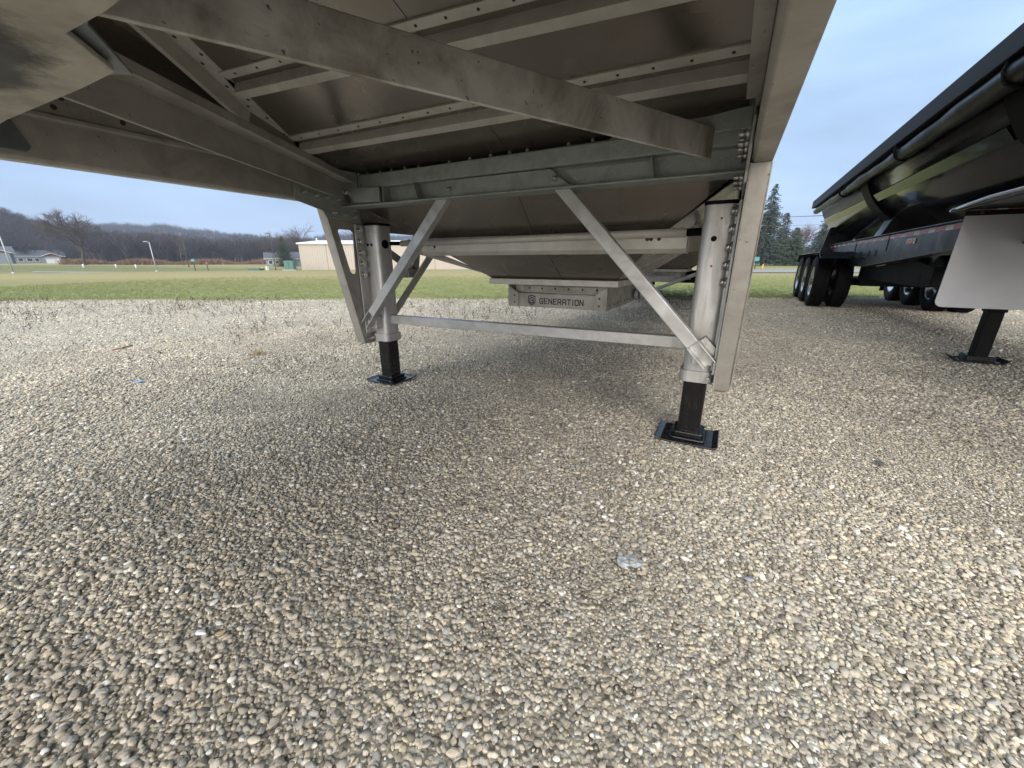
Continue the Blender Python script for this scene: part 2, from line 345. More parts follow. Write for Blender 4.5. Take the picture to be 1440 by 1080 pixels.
# ------------------------------------------------------------------ instancing on points (stuff)
def inst_object(name, variants, P, ROT, SCL, IDX, mat_=None):
    col = bpy.data.collections.new(name + '_kinds')
    for i, me in enumerate(variants):
        o = bpy.data.objects.new('%s_kind_%02d' % (name, i), me); col.objects.link(o)
    me = bpy.data.meshes.new(name); n = len(P); me.vertices.add(n)
    me.vertices.foreach_set('co', np.asarray(P, dtype=np.float32).ravel())
    a = me.attributes.new('rot', 'FLOAT_VECTOR', 'POINT'); a.data.foreach_set('vector', np.asarray(ROT, dtype=np.float32).ravel())
    a = me.attributes.new('scl', 'FLOAT_VECTOR', 'POINT'); a.data.foreach_set('vector', np.asarray(SCL, dtype=np.float32).ravel())
    a = me.attributes.new('kidx', 'INT', 'POINT'); a.data.foreach_set('value', np.asarray(IDX, dtype=np.int32))
    o = bpy.data.objects.new(name, me); C.objects.link(o)
    g = bpy.data.node_groups.new(name, 'GeometryNodeTree')
    g.interface.new_socket('Geometry', in_out='INPUT', socket_type='NodeSocketGeometry'); g.interface.new_socket('Geometry', in_out='OUTPUT', socket_type='NodeSocketGeometry')
    gi = g.nodes.new('NodeGroupInput'); go = g.nodes.new('NodeGroupOutput'); ip = g.nodes.new('GeometryNodeInstanceOnPoints')
    mp_ = g.nodes.new('GeometryNodeMeshToPoints'); g.links.new(gi.outputs[0], mp_.inputs[0])
    ci = g.nodes.new('GeometryNodeCollectionInfo'); ci.inputs[0].default_value = col; ci.inputs[1].default_value = True; ci.inputs[2].default_value = True
    def na(nm, ty):
        q = g.nodes.new('GeometryNodeInputNamedAttribute'); q.data_type = ty; q.inputs[0].default_value = nm; return q
    r_ = na('rot', 'FLOAT_VECTOR'); s_ = na('scl', 'FLOAT_VECTOR'); k_ = na('kidx', 'INT')
    er = g.nodes.new('FunctionNodeEulerToRotation')
    g.links.new(mp_.outputs[0], ip.inputs['Points']); g.links.new(ci.outputs[0], ip.inputs['Instance']); ip.inputs['Pick Instance'].default_value = True
    g.links.new(k_.outputs[0], ip.inputs['Instance Index']); g.links.new(r_.outputs[0], er.inputs[0]); g.links.new(er.outputs[0], ip.inputs['Rotation'])
    g.links.new(s_.outputs[0], ip.inputs['Scale']); g.links.new(ip.outputs[0], go.inputs[0])
    md = o.modifiers.new('instances', 'NODES'); md.node_group = g
    o['kind'] = 'stuff'; return o

def pebble_mesh(seed, sub=2):
    r = random.Random(seed); bm = bmesh.new(); bmesh.ops.create_icosphere(bm, subdivisions=sub, radius=1)
    planes = []
    for _ in range(r.randint(9, 14)):
        n = Vector((r.gauss(0, 1), r.gauss(0, 1), r.gauss(0, 1))).normalized(); planes.append((n, r.uniform(0.55, 0.85)))
    for v in bm.verts:
        for n, d in planes:
            q = v.co.dot(n)
            if q > d: v.co -= n * (q - d) * 0.96
        v.co *= 1 + r.uniform(-0.04, 0.04)
    sx, sy, sz = r.uniform(0.95, 1.25), r.uniform(0.85, 1.05), r.uniform(0.55, 0.8)
    for v in bm.verts: v.co = Vector((v.co.x * sx, v.co.y * sy, v.co.z * sz))
    me = bpy.data.meshes.new('pebble'); bm.to_mesh(me); bm.free()
    me.polygons.foreach_set('use_smooth', [seed % 3 != 0] * len(me.polygons)); me.materials.append(M_PEB); return me
PEBS = [pebble_mesh(i) for i in range(18)]; PEBL = [pebble_mesh(i + 50, 1) for i in range(10)]
def ring_points(r0, r1, cell, a0=-100, a1=42, back=0.0):
    """jittered grid inside a sector of the ground (azimuth degrees from +Y, clockwise)"""
    R = r1 + 0.2; g = np.arange(-R, R, cell); X, Y = np.meshgrid(g, g)
    X = X + NR.uniform(-0.5, 0.5, X.shape) * cell; Y = Y + NR.uniform(-0.5, 0.5, Y.shape) * cell
    X[::2] += cell / 2
    X = X.ravel(); Y = Y.ravel(); d = np.hypot(X, Y); a = np.degrees(np.arctan2(X, Y))
    k = (d >= r0) & (d < r1) & (a > a0) & (a < a1); return X[k], Y[k]
def gravel(name, X, Y, size, variants, sig=0.38, zf=0.25):
    s_edge = (X - ED0.x) * EDN.x + (Y - ED0.y) * EDN.y
    k = s_edge < NR.normal(0.05, 0.22, len(X)); X = X[k]; Y = Y[k]; n = len(X)
    s = size * np.exp(NR.normal(0, sig, n)); s = np.clip(s, size * 0.4, size * 2.1)
    # bare patches with finer grit
    patch = (np.sin(X * 2.1 + 1.3 * np.sin(Y * 1.7)) + np.sin(Y * 2.9 + X * 1.1)) > 1.15
    s = np.where(patch, s * 0.72, s)
    P = np.stack([X, Y, s * NR.uniform(-0.25, 0.5, n) + 0.001], 1)
    ROT = np.stack([NR.normal(0, 0.22, n), NR.normal(0, 0.22, n), NR.uniform(0, 6.283, n)], 1)
    SC = np.stack([s * NR.uniform(0.85, 1.2, n), s * NR.uniform(0.8, 1.1, n), s * NR.uniform(0.8, 1.2, n)], 1)
    return inst_object(name, variants, P, ROT, SC, NR.integers(0, len(variants), n))
X, Y = ring_points(0.0, 3.2, 0.0105, -112, 60); gravel('gravel', X, Y, 0.0060, PEBS, 0.36)
X, Y = ring_points(3.2, 6.5, 0.0150, -105, 50); gravel('gravel', X, Y, 0.0072, PEBL, 0.42)
X, Y = ring_points(6.5, 16.0, 0.038, -100, 45); gravel('gravel', X, Y, 0.0092, PEBL, 0.4)
# larger stones strewn among the small ones
X, Y = ring_points(0.4, 6.0, 0.10, -112, 60); k = NR.random(len(X)) < 0.3; gravel('gravel', X[k], Y[k], 0.0104, PEBS, 0.2)

# ================================================================== aluminium hopper trailer overhead
XL, XR, XC = -2.445, 0.075, -1.185
TR = thing('grain_trailer', 'bare aluminium hopper grain trailer overhead, standing on its two landing legs', 'trailer', (XC, 0.0, 0.0))
S0, SY, SZ = 0.35, 2.03, 1.46
def zs(y): return SZ + S0 * (SY - y)
SN = Vector((0, -S0, -1)).normalized()        # outward (down, forward) normal of the front hopper sheet
ZB = 1.265
YEND = 12.6
def lt(x, z0=0.0): return z0 + 0.016 * (XR - x) / (XR - XL)     # the trailer leans a touch: left side higher
# side rails: box, groove lip and an upper angle with bolts
for sx, x_out, zz in ((1, XR, ZB), (-1, XL, ZB + 0.015)):
    xi = x_out - sx * 0.070
    m_ = MB(); m_.prism([(x_out, zz), (x_out, zz + 0.17), (xi, zz + 0.17), (xi, zz + 0.012), (xi + sx * 0.012, zz)], 'y', -0.95, YEND)
    m_.prism([(xi, zz + 0.150), (xi - sx * 0.016, zz + 0.158), (xi - sx * 0.016, zz + 0.176), (xi, zz + 0.182)], 'y', -0.95, YEND)
    part('side_rail', m_, M_RAIL, TR, 0.004)
    m_ = MB(); xa = xi - sx * 0.004
    m_.box(xa, xa + sx * 0.008, -0.95, 1.86, zz + 0.178, zz + 0.262)
    if sx > 0: m_.box(xi - 0.042, xi - 0.001, -0.95, 1.62, zz + 0.146, zz + 0.150)
    an = part('rail_angle', m_, M_RAIL, TR, 0.002)
    y = 0.15
    while y < 1.8:
        for dz, dy in ((0.205, 0.0), (0.243, 0.028)):
            fix(riv_me, 'rivet', an, (xa, y + dy, zz + dz), (-sx, 0, 0), 1.15)
        y += 0.13 if int(y * 10) % 3 else 0.20
# side walls of the body: vertical panels with a top rail
for sx, x_out in ((1, XR), (-1, XL)):
    x0, y = x_out - sx * 0.03, -1.3
    while y < YEND - 0.1:
        y1 = min(y + 1.2, YEND)
        part('side_panel', MB().box(x0, x0 - sx * 0.012, y + 0.004, y1 - 0.004, ZB + 0.186, 3.05), M_SHEET, TR)
        part('side_post', MB().box(x0 + sx * 0.001, x0 + sx * 0.028, y - 0.02, y + 0.03, ZB + 0.19, 3.05), M_RAIL, TR)
        y = y1
    part('top_rail', MB().box(x_out, x0 - sx * 0.05, -0.95, YEND, 3.05, 3.18), M_RAIL, TR, 0.006)
part('nose_panel', MB().box(XL + 0.05, XR - 0.05, -0.962, -0.95, 1.30, 3.1), M_SHEET, TR)
part('tail_panel', MB().box(XL + 0.05, XR - 0.05, YEND, YEND + 0.012, 1.45, 3.1), M_SHEET, TR)
part('roof_tarp', MB().prism([(XL, 3.18), (XL + 0.6, 3.38), (XC, 3.45), (XR - 0.6, 3.38), (XR, 3.18)], 'y', -0.95, YEND), M_TARP, TR)

# hoppers: front sheet in panels, sides, rear; rims; openings
def half_w(z):      # half width of the hopper at height z
    return 1.155 if z >= 1.27 else max(0.50, 1.155 - (1.27 - z) * 1.60)
RIM_Z = 0.795
def hopper(yc, first):
    yf, yr = yc - 0.45, yc + 0.45          # rim front and rear
    hp = link('hopper', MB().box(XC - 0.52, XC + 0.52, yf, yf + 0.004, RIM_Z - 0.03, RIM_Z).mesh('hopper_lip', M_SHEET, (XC, yc, 0)), TR, (0, yc, 0))
    prof = [(yf, RIM_Z), (yf - 0.45, 1.085), (yf - 0.67, 1.29), (yf - 0.73, 1.46)]
    prof.append((-0.05, zs(-0.05)) if first else (yf - 2.3, 2.02))
    for k, ((ya, za), (yb, zb)) in enumerate(zip(prof, prof[1:])):
        sm = 0.09 if k < 1 else 0.067
        n_ = Vector((0, za - zb, yb - ya)).normalized()
        ha, hb = (half_w(za), half_w(zb)) if k < 3 else (1.155, 1.155)
        if k == 3 and first: hb = 1.155
        for a, b in ((-1, sm), (sm, 1)):
            def Q(fr, y, z, h, g): return (XC + (fr * h if abs(fr) == 1 else fr * 1.155) + g, y, z)
            gl, gr = (0.002 if a > -1 else 0), (-0.002 if b < 1 else 0)
            m_ = MB().sheet([Q(a, ya, za, ha, gl), Q(b, ya, za, ha, gr), Q(b, yb, zb, hb, gr), Q(a, yb, zb, hb, gl)], 0.005)
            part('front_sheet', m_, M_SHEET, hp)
        if k < 3:
            for q in range(3):
                t = (q + 0.5) / 3
                fix(riv_me, 'rivet', hp, Vector((XC + sm * 1.155 - 0.02, ya + (yb - ya) * t, za + (zb - za) * t)) + n_ * 0.001, n_, 0.7)
    yrz = lambda z: yr + (z - RIM_Z) / 0.65
    for sx in (-1, 1):
        q = [(XC + sx * 1.155, yf - 0.65, 1.27), (XC + sx * half_w(1.085), yf - 0.45, 1.085), (XC + sx * half_w(RIM_Z), yf, RIM_Z), (XC + sx * half_w(RIM_Z), yr, RIM_Z), (XC + sx * 1.155, yrz(1.27), 1.27)]
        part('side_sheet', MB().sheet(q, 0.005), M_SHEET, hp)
        y0 = -0.05 if first else yf - 2.3
        if first:
            part('side_sheet', MB().sheet([(XC + sx * 1.157, y0, 1.54), (XC + sx * 1.157, 1.95, 1.54), (XC + sx * 1.157, 1.95, 2.40), (XC + sx * 1.157, y0, 2.40)], 0.005), M_SHEET, hp); y0 = 1.96
        q = [(XC + sx * 1.157, y0, 1.30), (XC + sx * 1.157, yrz(1.27) + 1.1, 1.275), (XC + sx * 1.157, yrz(1.27) + 1.1, 2.02), (XC + sx * 1.157, y0, 2.4)]
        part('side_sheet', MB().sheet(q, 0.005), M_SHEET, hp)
    q = [(XC - 1.155, yrz(1.27), 1.27), (XC - half_w(RIM_Z), yr, RIM_Z), (XC + half_w(RIM_Z), yr, RIM_Z), (XC + 1.155, yrz(1.27), 1.27)]
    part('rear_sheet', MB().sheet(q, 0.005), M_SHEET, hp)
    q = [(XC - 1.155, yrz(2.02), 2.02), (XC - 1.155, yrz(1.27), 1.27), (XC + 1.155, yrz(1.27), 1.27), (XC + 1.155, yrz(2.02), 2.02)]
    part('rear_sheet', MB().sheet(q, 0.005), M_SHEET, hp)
    m_ = MB()
    for (x0, x1, y0, y1) in ((-0.52, 0.52, yf - 0.03, yf + 0.03), (-0.52, 0.52, yr - 0.03, yr + 0.03), (-0.52, -0.46, yf + 0.03, yr - 0.03), (0.46, 0.52, yf + 0.03, yr - 0.03)):
        m_.box(XC + x0, XC + x1, y0, y1, RIM_Z - 0.045, RIM_Z - 0.002)
    part('rim_flange', m_, M_RIB, hp, 0.003)
    return hp
h1 = hopper(3.21, True); h2 = hopper(8.0, False)

# hat-section ribs across the front sheet
def rib(yl, yr_, xl, xr):
    """hat section lying on the sheet, top edge at y_top"""
    e = Vector((0, 1, -S0)).normalized()          # down the slope
    prof = [(0, 0), (0, 0.013), (0.040, 0.013), (0.041, 0.001), (0.070, 0.001), (0.071, 0.052), (0.113, 0.052), (0.114, 0)]
    vs = []; n = len(prof)
    oA = Vector((xl, yl, zs(yl))) + SN * 0.0005; oB = Vector((xr, yr_, zs(yr_))) + SN * 0.0005
    for o3 in (oA, oB):
        for a, b in prof: vs.append(o3 + e * a + SN * b)
    # hat drawn as closed solid strip
    m_ = MB(); m_.add(vs, [tuple(range(n))[::-1], tuple(range(n, 2 * n))] + [(i, (i + 1) % n, n + (i + 1) % n, n + i) for i in range(n)])
    r_ = part('rib', m_, M_RIB, TR, 0.002)
    x = xl + 0.09
    while x < xr - 0.04:
        f = (x - xl) / (xr - xl); p = oA.lerp(oB, f) + e * 0.020 + SN * 0.0135
        fix(riv_me, 'rivet', r_, p, SN, 0.72); x += 0.125 if x > -1.4 else 0.15
    return r_
for ya_, yb_, xl_ in ((0.62, 0.72, -1.95), (0.86, 1.03, -2.04), (1.20, 1.35, -2.18), (1.60, 1.665, -2.335)): rib(ya_, yb_, xl_, -0.045)
# sloping edge angle where the sheet meets the left and right walls
for sx, xa, xb_ in ((-1, -1.62, -2.44), (1, -0.042, -0.042)):
    e = Vector((0, 1, -S0)).normalized()
    A = Vector((xa, 0.0, zs(0.0))) + SN * 0.002; B = Vector((xb_, 1.86, zs(1.86))) + SN * 0.002
    d = Vector((sx, 0, 0))
    m_ = MB()
    def strip(a0, a1, b0, b1):
        vs = []
        for P in (A, B):
            for a, b in ((a0, b0), (a1, b0), (a1, b1), (a0, b1)): vs.append(P + d * a + SN * b)
        m_.add(vs, [(3, 2, 1, 0), (4, 5, 6, 7), (0, 1, 5, 4), (1, 2, 6, 5), (2, 3, 7, 6), (3, 0, 4, 7)])
    strip(0, 0.095, 0, 0.006); strip(0.095, 0.101, 0, 0.075); strip(0.101, 0.125, 0.069, 0.075)
    ea = part('edge_angle', m_, M_RIB, TR, 0.0015)
    y = 0.2
    while y < 1.8:
        for a in (0.022, 0.07):
            yq = y + (0.03 if a > 0.05 else 0); p = A.lerp(B, yq / 1.86) - SN * 0.002; fix(riv_me, 'rivet', ea, p + d * a + SN * 0.008, SN, 0.95)
        y += 0.115

# king pin coupler plate and its grease
cp = MB(); cp.prism([(-1.70, 0.385), (-1.262, 0.409), (-1.100, 0.413), (-0.99, 0.322), (-0.86, 0.330), (-0.45, 0.330), (-0.40, -0.9), (-2.0, -0.9), (-1.95, 0.385)][::-1], 'z', 1.268, 1.280)
cpl = part('coupler_plate', cp, M_COUPLER, TR, 0.003)
def grease_on(m):      # old fifth-wheel grease smeared over the plate: a stain with its own ragged shape
    t = m.node_tree; L = t.links.new; b = t.nodes['Principled BSDF']; src = b.inputs['Base Color'].links[0].from_socket
    co = N(t, 'ShaderNodeTexCoord'); mp2 = N(t, 'ShaderNodeMapping'); mp2.inputs['Location'].default_value = (0.12 / 0.26, -0.17 / 0.145, 0); mp2.inputs['Scale'].default_value = (1 / 0.26, 1 / 0.145, 0)
    L(co.outputs['Object'], mp2.inputs[0]); ln = N(t, 'ShaderNodeVectorMath', operation='LENGTH'); L(mp2.outputs[0], ln.inputs[0])
    nz = N(t, 'ShaderNodeTexNoise'); nz.inputs['Scale'].default_value = 9; nz.inputs['Detail'].default_value = 8; nz.inputs['Roughness'].default_value = 0.7; L(co.outputs['Object'], nz.inputs['Vector'])
    ad = N(t, 'ShaderNodeMath', operation='MULTIPLY_ADD'); L(nz.outputs[0], ad.inputs[0]); ad.inputs[1].default_value = 1.0; L(ln.outputs['Value'], ad.inputs[2])
    mr = N(t, 'ShaderNodeMapRange'); mr.inputs['From Min'].default_value = 1.58; mr.inputs['From Max'].default_value = 1.86; mr.inputs['To Min'].default_value = 0.95; mr.inputs['To Max'].default_value = 0.0; L(ad.outputs[0], mr.inputs['Value'])
    mx2 = N(t, 'ShaderNodeMix', data_type='RGBA'); L(mr.outputs[0], mx2.inputs[0]); L(src, mx2.inputs[6]); mx2.inputs[7].default_value = (0.018, 0.018, 0.017, 1)
    L(mx2.outputs[2], b.inputs['Base Color'])
grease_on(M_COUPLER)
kp = MB().tube((XC, -0.35, 1.268), (XC, -0.35, 1.18), 0.045, 24); part('king_pin', kp, M_GUSSET, cpl)
part('corner_bracket', MB().prism([(0.10, 1.31), (0.56, 1.31), (0.575, 1.33), (0.54, 1.42), (0.52, 1.43), (0.10, 1.43)], 'x', XL + 0.071, XL + 0.083), M_GUSSET, TR, 0.004)
# cross members above the coupler plate
for y0 in (-0.8, -0.35):
    part('cross_member', MB().box(XL + 0.08, XR - 0.08, y0, y0 + 0.09, 1.282, 1.40), M_RAIL, TR, 0.004)

# two diagonal braces running back from the coupler: vertical web outboard, flange inboard
for sx in (1, -1):
    A = Vector((XC + sx * 0.20, 0.275, 1.295)); B = Vector((XC + sx * 1.055, 1.842, 1.297))
    d = (B - A).normalized(); side = Vector((-d.y * sx, d.x * sx, 0)) if True else None     # towards the centre line
    side = Vector((-(d.y), d.x, 0)) * sx
    m_ = MB()
    def slab(s0, s1, z0, z1, ext=0.0):
        vs = []
        for P in (A - d * ext, B):
            for s_, z_ in ((s0, z0), (s1, z0), (s1, z1), (s0, z1)): vs.append(P + side * s_ + Vector((0, 0, z_)))
        m_.add(vs, [(3, 2, 1, 0), (4, 5, 6, 7), (0, 1, 5, 4), (1, 2, 6, 5), (2, 3, 7, 6), (3, 0, 4, 7)])
    slab(0, 0.009, 0, 0.106, 0.5); slab(0.0085, 0.085, 0.096, 0.105, 0.5); slab(0.077, 0.085, 0.105, 0.130, 0.5)
    part('diagonal_brace', m_, M_BRACE if sx > 0 else M_RAIL, TR, 0.0035)
# blue-grey plate where the braces meet the coupler
part('junction_plate', MB().prism([(-1.25, 0.38), (-1.135, 0.455), (-1.03, 0.385), (-0.97, 0.345), (-0.90, 0.33), (-1.1, 0.2), (-1.4, 0.2)][::-1], 'z', 1.284, 1.292), M_GUSSET, TR, 0.003)

# galvanised bolster crossbeam
CB = link('bolster_beam', MB().box(XL + 0.085, XR - 0.085, 1.990, 1.998, 1.272, 1.455).mesh('bolster_web', M_GALV, (XC, 1.93, 1.27)), TR, (0, 1.93, 1.27))
CB['label'] = 'greenish grey galvanised cross beam with bolted end plates'
def cb(n, m_, mt=M_GALV, bv=0.003): return part(n, m_, mt, CB, bv)
def tilt(m_, zl=0.012):       # left end of the beam slightly higher
    m_.v = [(x, y, z + (XC - x) / 1.2 * zl * 0.5) for x, y, z in m_.v]; return m_
cb('bottom_flange', tilt(MB().box(-2.375, -0.003, 1.925, 2.06, 1.262, 1.271)))
cb('top_channel', tilt(MB().box(-2.165, -0.006, 1.930, 1.938, 1.362, 1.438).box(-2.165, -0.006, 1.938, 2.06, 1.430, 1.438).box(-2.165, -0.006, 1.938, 1.986, 1.362, 1.369)))
cb('end_cap', tilt(MB().box(-2.176, -2.166, 1.924, 1.99, 1.36, 1.452)))
# bevelled strut plate
cb('strut_plate', tilt(MB().prism([(-1.566, 1.273), (-0.744, 1.273), (-0.855, 1.358), (-1.488, 1.358)], 'y', 1.952, 1.960)), M_GALV, 0.002)
cb('strut_plate', tilt(MB().prism([(-0.70, 1.273), (-0.35, 1.273), (-0.37, 1.352), (-0.79, 1.352)], 'y', 1.972, 1.979)), M_GALV, 0.002)
for x, bx in ((-1.70, 0.05), (-0.36, 0.03), (-1.98, 0.0)):
    cb('gusset', tilt(MB().add([(x, 1.93, 1.272), (x + 0.006, 1.93, 1.272), (x - bx + 0.006, 1.93, 1.43), (x - bx, 1.93, 1.43), (x, 1.988, 1.272), (x + 0.006, 1.988, 1.272), (x - bx + 0.006, 1.988, 1.43), (x - bx, 1.988, 1.43)],
                              [(0, 1, 2, 3), (4, 7, 6, 5), (0, 4, 5, 1), (1, 5, 6, 2), (2, 6, 7, 3), (3, 7, 4, 0)])))
# left end: corner gusset sheet sweeping down
cb('corner_gusset', MB().prism([(-2.385, 1.50), (-2.17, 1.455), (-2.17, 1.37), (-1.98, 1.36), (-1.98, 1.276), (-2.20, 1.285), (-2.36, 1.42)], 'y', 1.905, 1.913), M_GALV, 0.002)
cb('corner_gusset', MB().prism([(-0.43, 1.425), (-0.012, 1.465), (-0.012, 1.395), (-0.43, 1.385)], 'y', 1.86, 1.868), M_GALV, 0.002)
cb('corner_gusset', MB().prism([(-0.60, 1.44), (-0.012, 1.44), (-0.012, 1.60), (-0.10, 1.60), (-0.35, 1.52)], 'y', 1.962, 1.970), M_GALV, 0.002)
# end plates against the rails, with bolts
for sx, xp in ((-1, -2.372), (1, 0.002)):
    m_ = MB(); X0, X1 = (xp, xp + 0.010) if sx < 0 else (xp - 0.010, xp)
    m_.prism([(1.60, 1.275), (1.78, 1.235), (1.80, 1.20), (2.08, 1.175), (2.08, 1.48), (1.86, 1.48), (1.60, 1.36)], 'x', X0, X1)
    ep = cb('end_plate', m_)
    n_ = (1, 0, 0) if sx < 0 else (-1, 0, 0); xq = X1 if sx < 0 else X0
    for yy, zz in ((1.66, 1.325), (1.74, 1.315), (1.82, 1.315), (1.90, 1.31), (1.86, 1.228), (1.94, 1.222), (2.02, 1.215), (1.88, 1.36), (1.88, 1.40), (1.88, 1.44), (1.90, 1.345), (2.02, 1.26)):
        fix(nut_me, 'nut', ep, (xq, yy, zz), n_, 1.1)
for x in (-1.475, -0.825): fix(nut_me, 'nut', CB, (x, 1.952, 1.312), (0, -1, 0), 1.25)
fix(nut_me, 'nut', CB, (-2.27, 1.86, 1.36), (0, -1, 0), 2.0); fix(nut_me, 'nut', CB, (-2.235, 1.88, 1.345), (0, -1, 0), 1.6)
# studs standing up behind the beam
for x in (-2.16, -2.05, -1.95, -1.84, -1.73, -1.50, -1.36, -1.224, -1.107, -1.003, -0.78, -0.66, -0.56):
    CBs = part('stud', MB().tube((x, 2.0, 1.45), (x, 2.0, 1.512), 0.010, 8), M_RIB, CB)

# landing legs with their wing plates
LEGY = 2.15
def leg(sx, xc, name='landing_leg'):
    G = bpy.data.objects.new(name, None); G.name = name; C.objects.link(G); G.parent = TR; G.location = (xc - XC, LEGY, 0)
    def lp(n, m_, mt=M_LEG, bv=0.0, **k): return part(n, m_, mt, G, bv, **k)
    hw, y0, y1 = 0.068, LEGY - 0.065, LEGY + 0.075
    def rrect(hw, ya, yb, r, n=4):
        pts = []
        for cx_, cy_, a0 in ((xc + hw - r, ya + r, -90), (xc + hw - r, yb - r, 0), (xc - hw + r, yb - r, 90), (xc - hw + r, ya + r, 180)):
            for i in range(n + 1): a = rad(a0 + 90 * i / n); pts.append((cx_ + r * math.cos(a), cy_ + r * math.sin(a)))
        return pts
    m_ = MB(); p_ = rrect(hw, y0, y1, 0.028)
    n = len(p_); m_.add([(x, y, 0.345) for x, y in p_] + [(x, y, 1.165) for x, y in p_], [(i, (i + 1) % n, n + (i + 1) % n, n + i) for i in range(n)], True)
    m_.add([(x, y, 1.165) for x, y in p_], [tuple(range(n))])
    lp('leg_tube', m_)
    m_ = MB(); p_ = rrect(hw + 0.012, y0 - 0.012, y1 + 0.012, 0.036); m_.prism([(x, y) for x, y in p_], 'z', 0.335, 0.395); lp('collar', m_, M_LEG, 0.004)
    m_ = MB(); p_ = rrect(hw + 0.004, y0 - 0.004, y1 + 0.004, 0.03); m_.prism([(x, y) for x, y in p_], 'z', 1.164, 1.180); lp('cap', m_, M_BLK2)
    hb = 0.055
    m_ = MB(); p_ = rrect(hb, LEGY - 0.05, LEGY + 0.06, 0.012, 3); m_.prism([(x, y) for x, y in p_], 'z', 0.04, 0.36); lp('inner_leg', m_, M_BLACK, 0.002)
    # foot: pedestal and pad with turned-up ends
    m_ = MB(); p_ = rrect(hb + 0.022, LEGY - 0.072, LEGY + 0.082, 0.02, 3); m_.prism(p_, 'z', 0.026, 0.056); p_ = rrect(hb + 0.036, LEGY - 0.086, LEGY + 0.094, 0.025, 3); m_.prism(p_, 'z', 0.015, 0.028)
    lp('pedestal', m_, M_BLACK, 0.006)
    m_ = MB(); px0, px1 = xc - 0.155, xc + 0.150; py0, py1 = LEGY - 0.125, LEGY + 0.125
    prof = [(px0, 0.020), (px0 + 0.03, 0.008), (px1 - 0.03, 0.008), (px1, 0.020), (px1, 0.028), (px1 - 0.029, 0.017), (px0 + 0.029, 0.017), (px0, 0.028)]
    m_.prism(prof, 'y', py0, py1); lp('foot_pad', m_, M_BLACK, 0.004)
    # bolting flange towards the wing plate
    xw = 0.004 if sx > 0 else -2.374
    xa, xb = (xc + hw - 0.012, xw - 0.002) if sx > 0 else (xw + 0.002, xc - hw + 0.012)
    fl = lp('bolt_flange', MB().box(min(xa, xb), max(xa, xb), LEGY - 0.056, LEGY - 0.046, 0.40, 1.17).box(xb - 0.012 if sx > 0 else xa, xb if sx > 0 else xa + 0.012, LEGY - 0.135, LEGY - 0.05, 0.40, 1.17), M_LEG, 0.003)
    zz = 1.13
    while zz > 0.83:
        fix(bolt_me, 'bolt', fl, ((xb - 0.012) if sx > 0 else (xa + 0.012), LEGY - 0.102, zz), (-sx, 0, 0), 1.8); zz -= 0.075
    if sx > 0:
        for p, s_, mt in (((xc - 0.012, 1.02), 0.010, M_HOLE),): lp('port_hole', MB().tube((p[0], y0 - 0.0015, p[1]), (p[0], y0 + 0.004, p[1]), 0.0125, 16), M_BLK2)
        for p in ((xc + 0.008, 1.105), (xc - 0.006, 0.90)): lp('paint_mark', MB().tube((p[0], y0 - 0.0012, p[1]), (p[0], y0 + 0.004, p[1]), 0.006, 6), M_RED)
    else:
        for x in (xc - 0.035, xc + 0.002): lp('port_hole', MB().tube((x, y0 - 0.0015, 1.035), (x, y0 + 0.004, 1.035), 0.0105, 14), M_BLK2)
    fix(nut_me, 'nut', G, (xc + sx * 0.055, y0 - 0.02, 0.362), (0, -1, 0), 1.2)
    # wing plate with hand holes, front flange tapering down, rear arm
    t0, t1 = (xw, xw + 0.007) if sx > 0 else (xw - 0.007, xw)
    W = MB()
    def pl(poly): W.prism(poly, 'x', t0, t1)
    yt, yb = 1.80, 2.00
    f_ = lambda z: yt + (yb - yt) * (1.263 - z) / 0.94
    pl([(f_(1.263), 1.263), (f_(1.13), 1.13), (2.60, 1.13), (2.66, 1.285), (2.10, 1.285), (2.09, 1.263)])
    pl([(f_(1.13), 1.13), (f_(0.325), 0.325), (f_(0.325) + 0.02, 0.32), (1.966, 0.836), (1.948, 0.850), (1.885, 1.115), (1.892, 1.13)])
    pl([(1.985, 1.13), (2.005, 1.115), (1.994, 0.855), (1.985, 0.838), (1.966, 0.836), (f_(0.325) + 0.02, 0.32), (LEGY + 0.04, 0.325), (LEGY + 0.04, 1.13)][::-1])
    pl([(LEGY + 0.04, 0.42), (LEGY + 0.13, 0.47), (LEGY + 0.17, 0.83), (LEGY + 0.17, 1.13), (LEGY + 0.04, 1.13)])
    pl([(LEGY + 0.17, 1.03), (LEGY + 0.17, 0.96), (2.62, 0.80), (2.66, 0.85)])
    pl([(2.62, 1.13), (2.58, 0.86), (2.66, 0.85), (2.72, 1.13)])
    lp('wing_plate', W, M_LEG if sx > 0 else M_RAIL, 0.0015)
    x0, x1 = (xw - 0.001, 0.074) if sx > 0 else (-2.446, xw + 0.001)
    m_ = MB(); ta, tb = (x0, x1)
    xs = 0.012 if sx > 0 else -0.012
    A0 = [(ta, f_(1.262), 1.262), (tb, f_(1.262), 1.262), (tb + (0.008 if sx > 0 else 0), f_(0.37), 0.37), (tb - (0.006 if sx > 0 else 0), f_(0.335) + 0.003, 0.335), (tb - (0.02 if sx > 0 else 0), f_(0.325) + 0.012, 0.322), (ta + (0.0 if sx > 0 else 0.02), f_(0.325) + 0.012, 0.322), (ta + 0.003, f_(0.335) + 0.003, 0.335), (ta + (0.004 if sx > 0 else -0.006), f_(0.37), 0.37)]
    m_.add(A0 + [(x, y + 0.008, z) for x, y, z in A0], [(0, 1, 2, 7), (2, 3, 6, 7), (3, 4, 5, 6), (8, 15, 10, 9), (10, 15, 14, 11), (11, 14, 13, 12)] + [(i, 8 + i, 8 + (i + 1) % 8, (i + 1) % 8) for i in range(8)])
    lp('front_flange', m_, M_RAIL, 0.002)
    # outboard lip of the flange
    xo = x1 if sx > 0 else x0
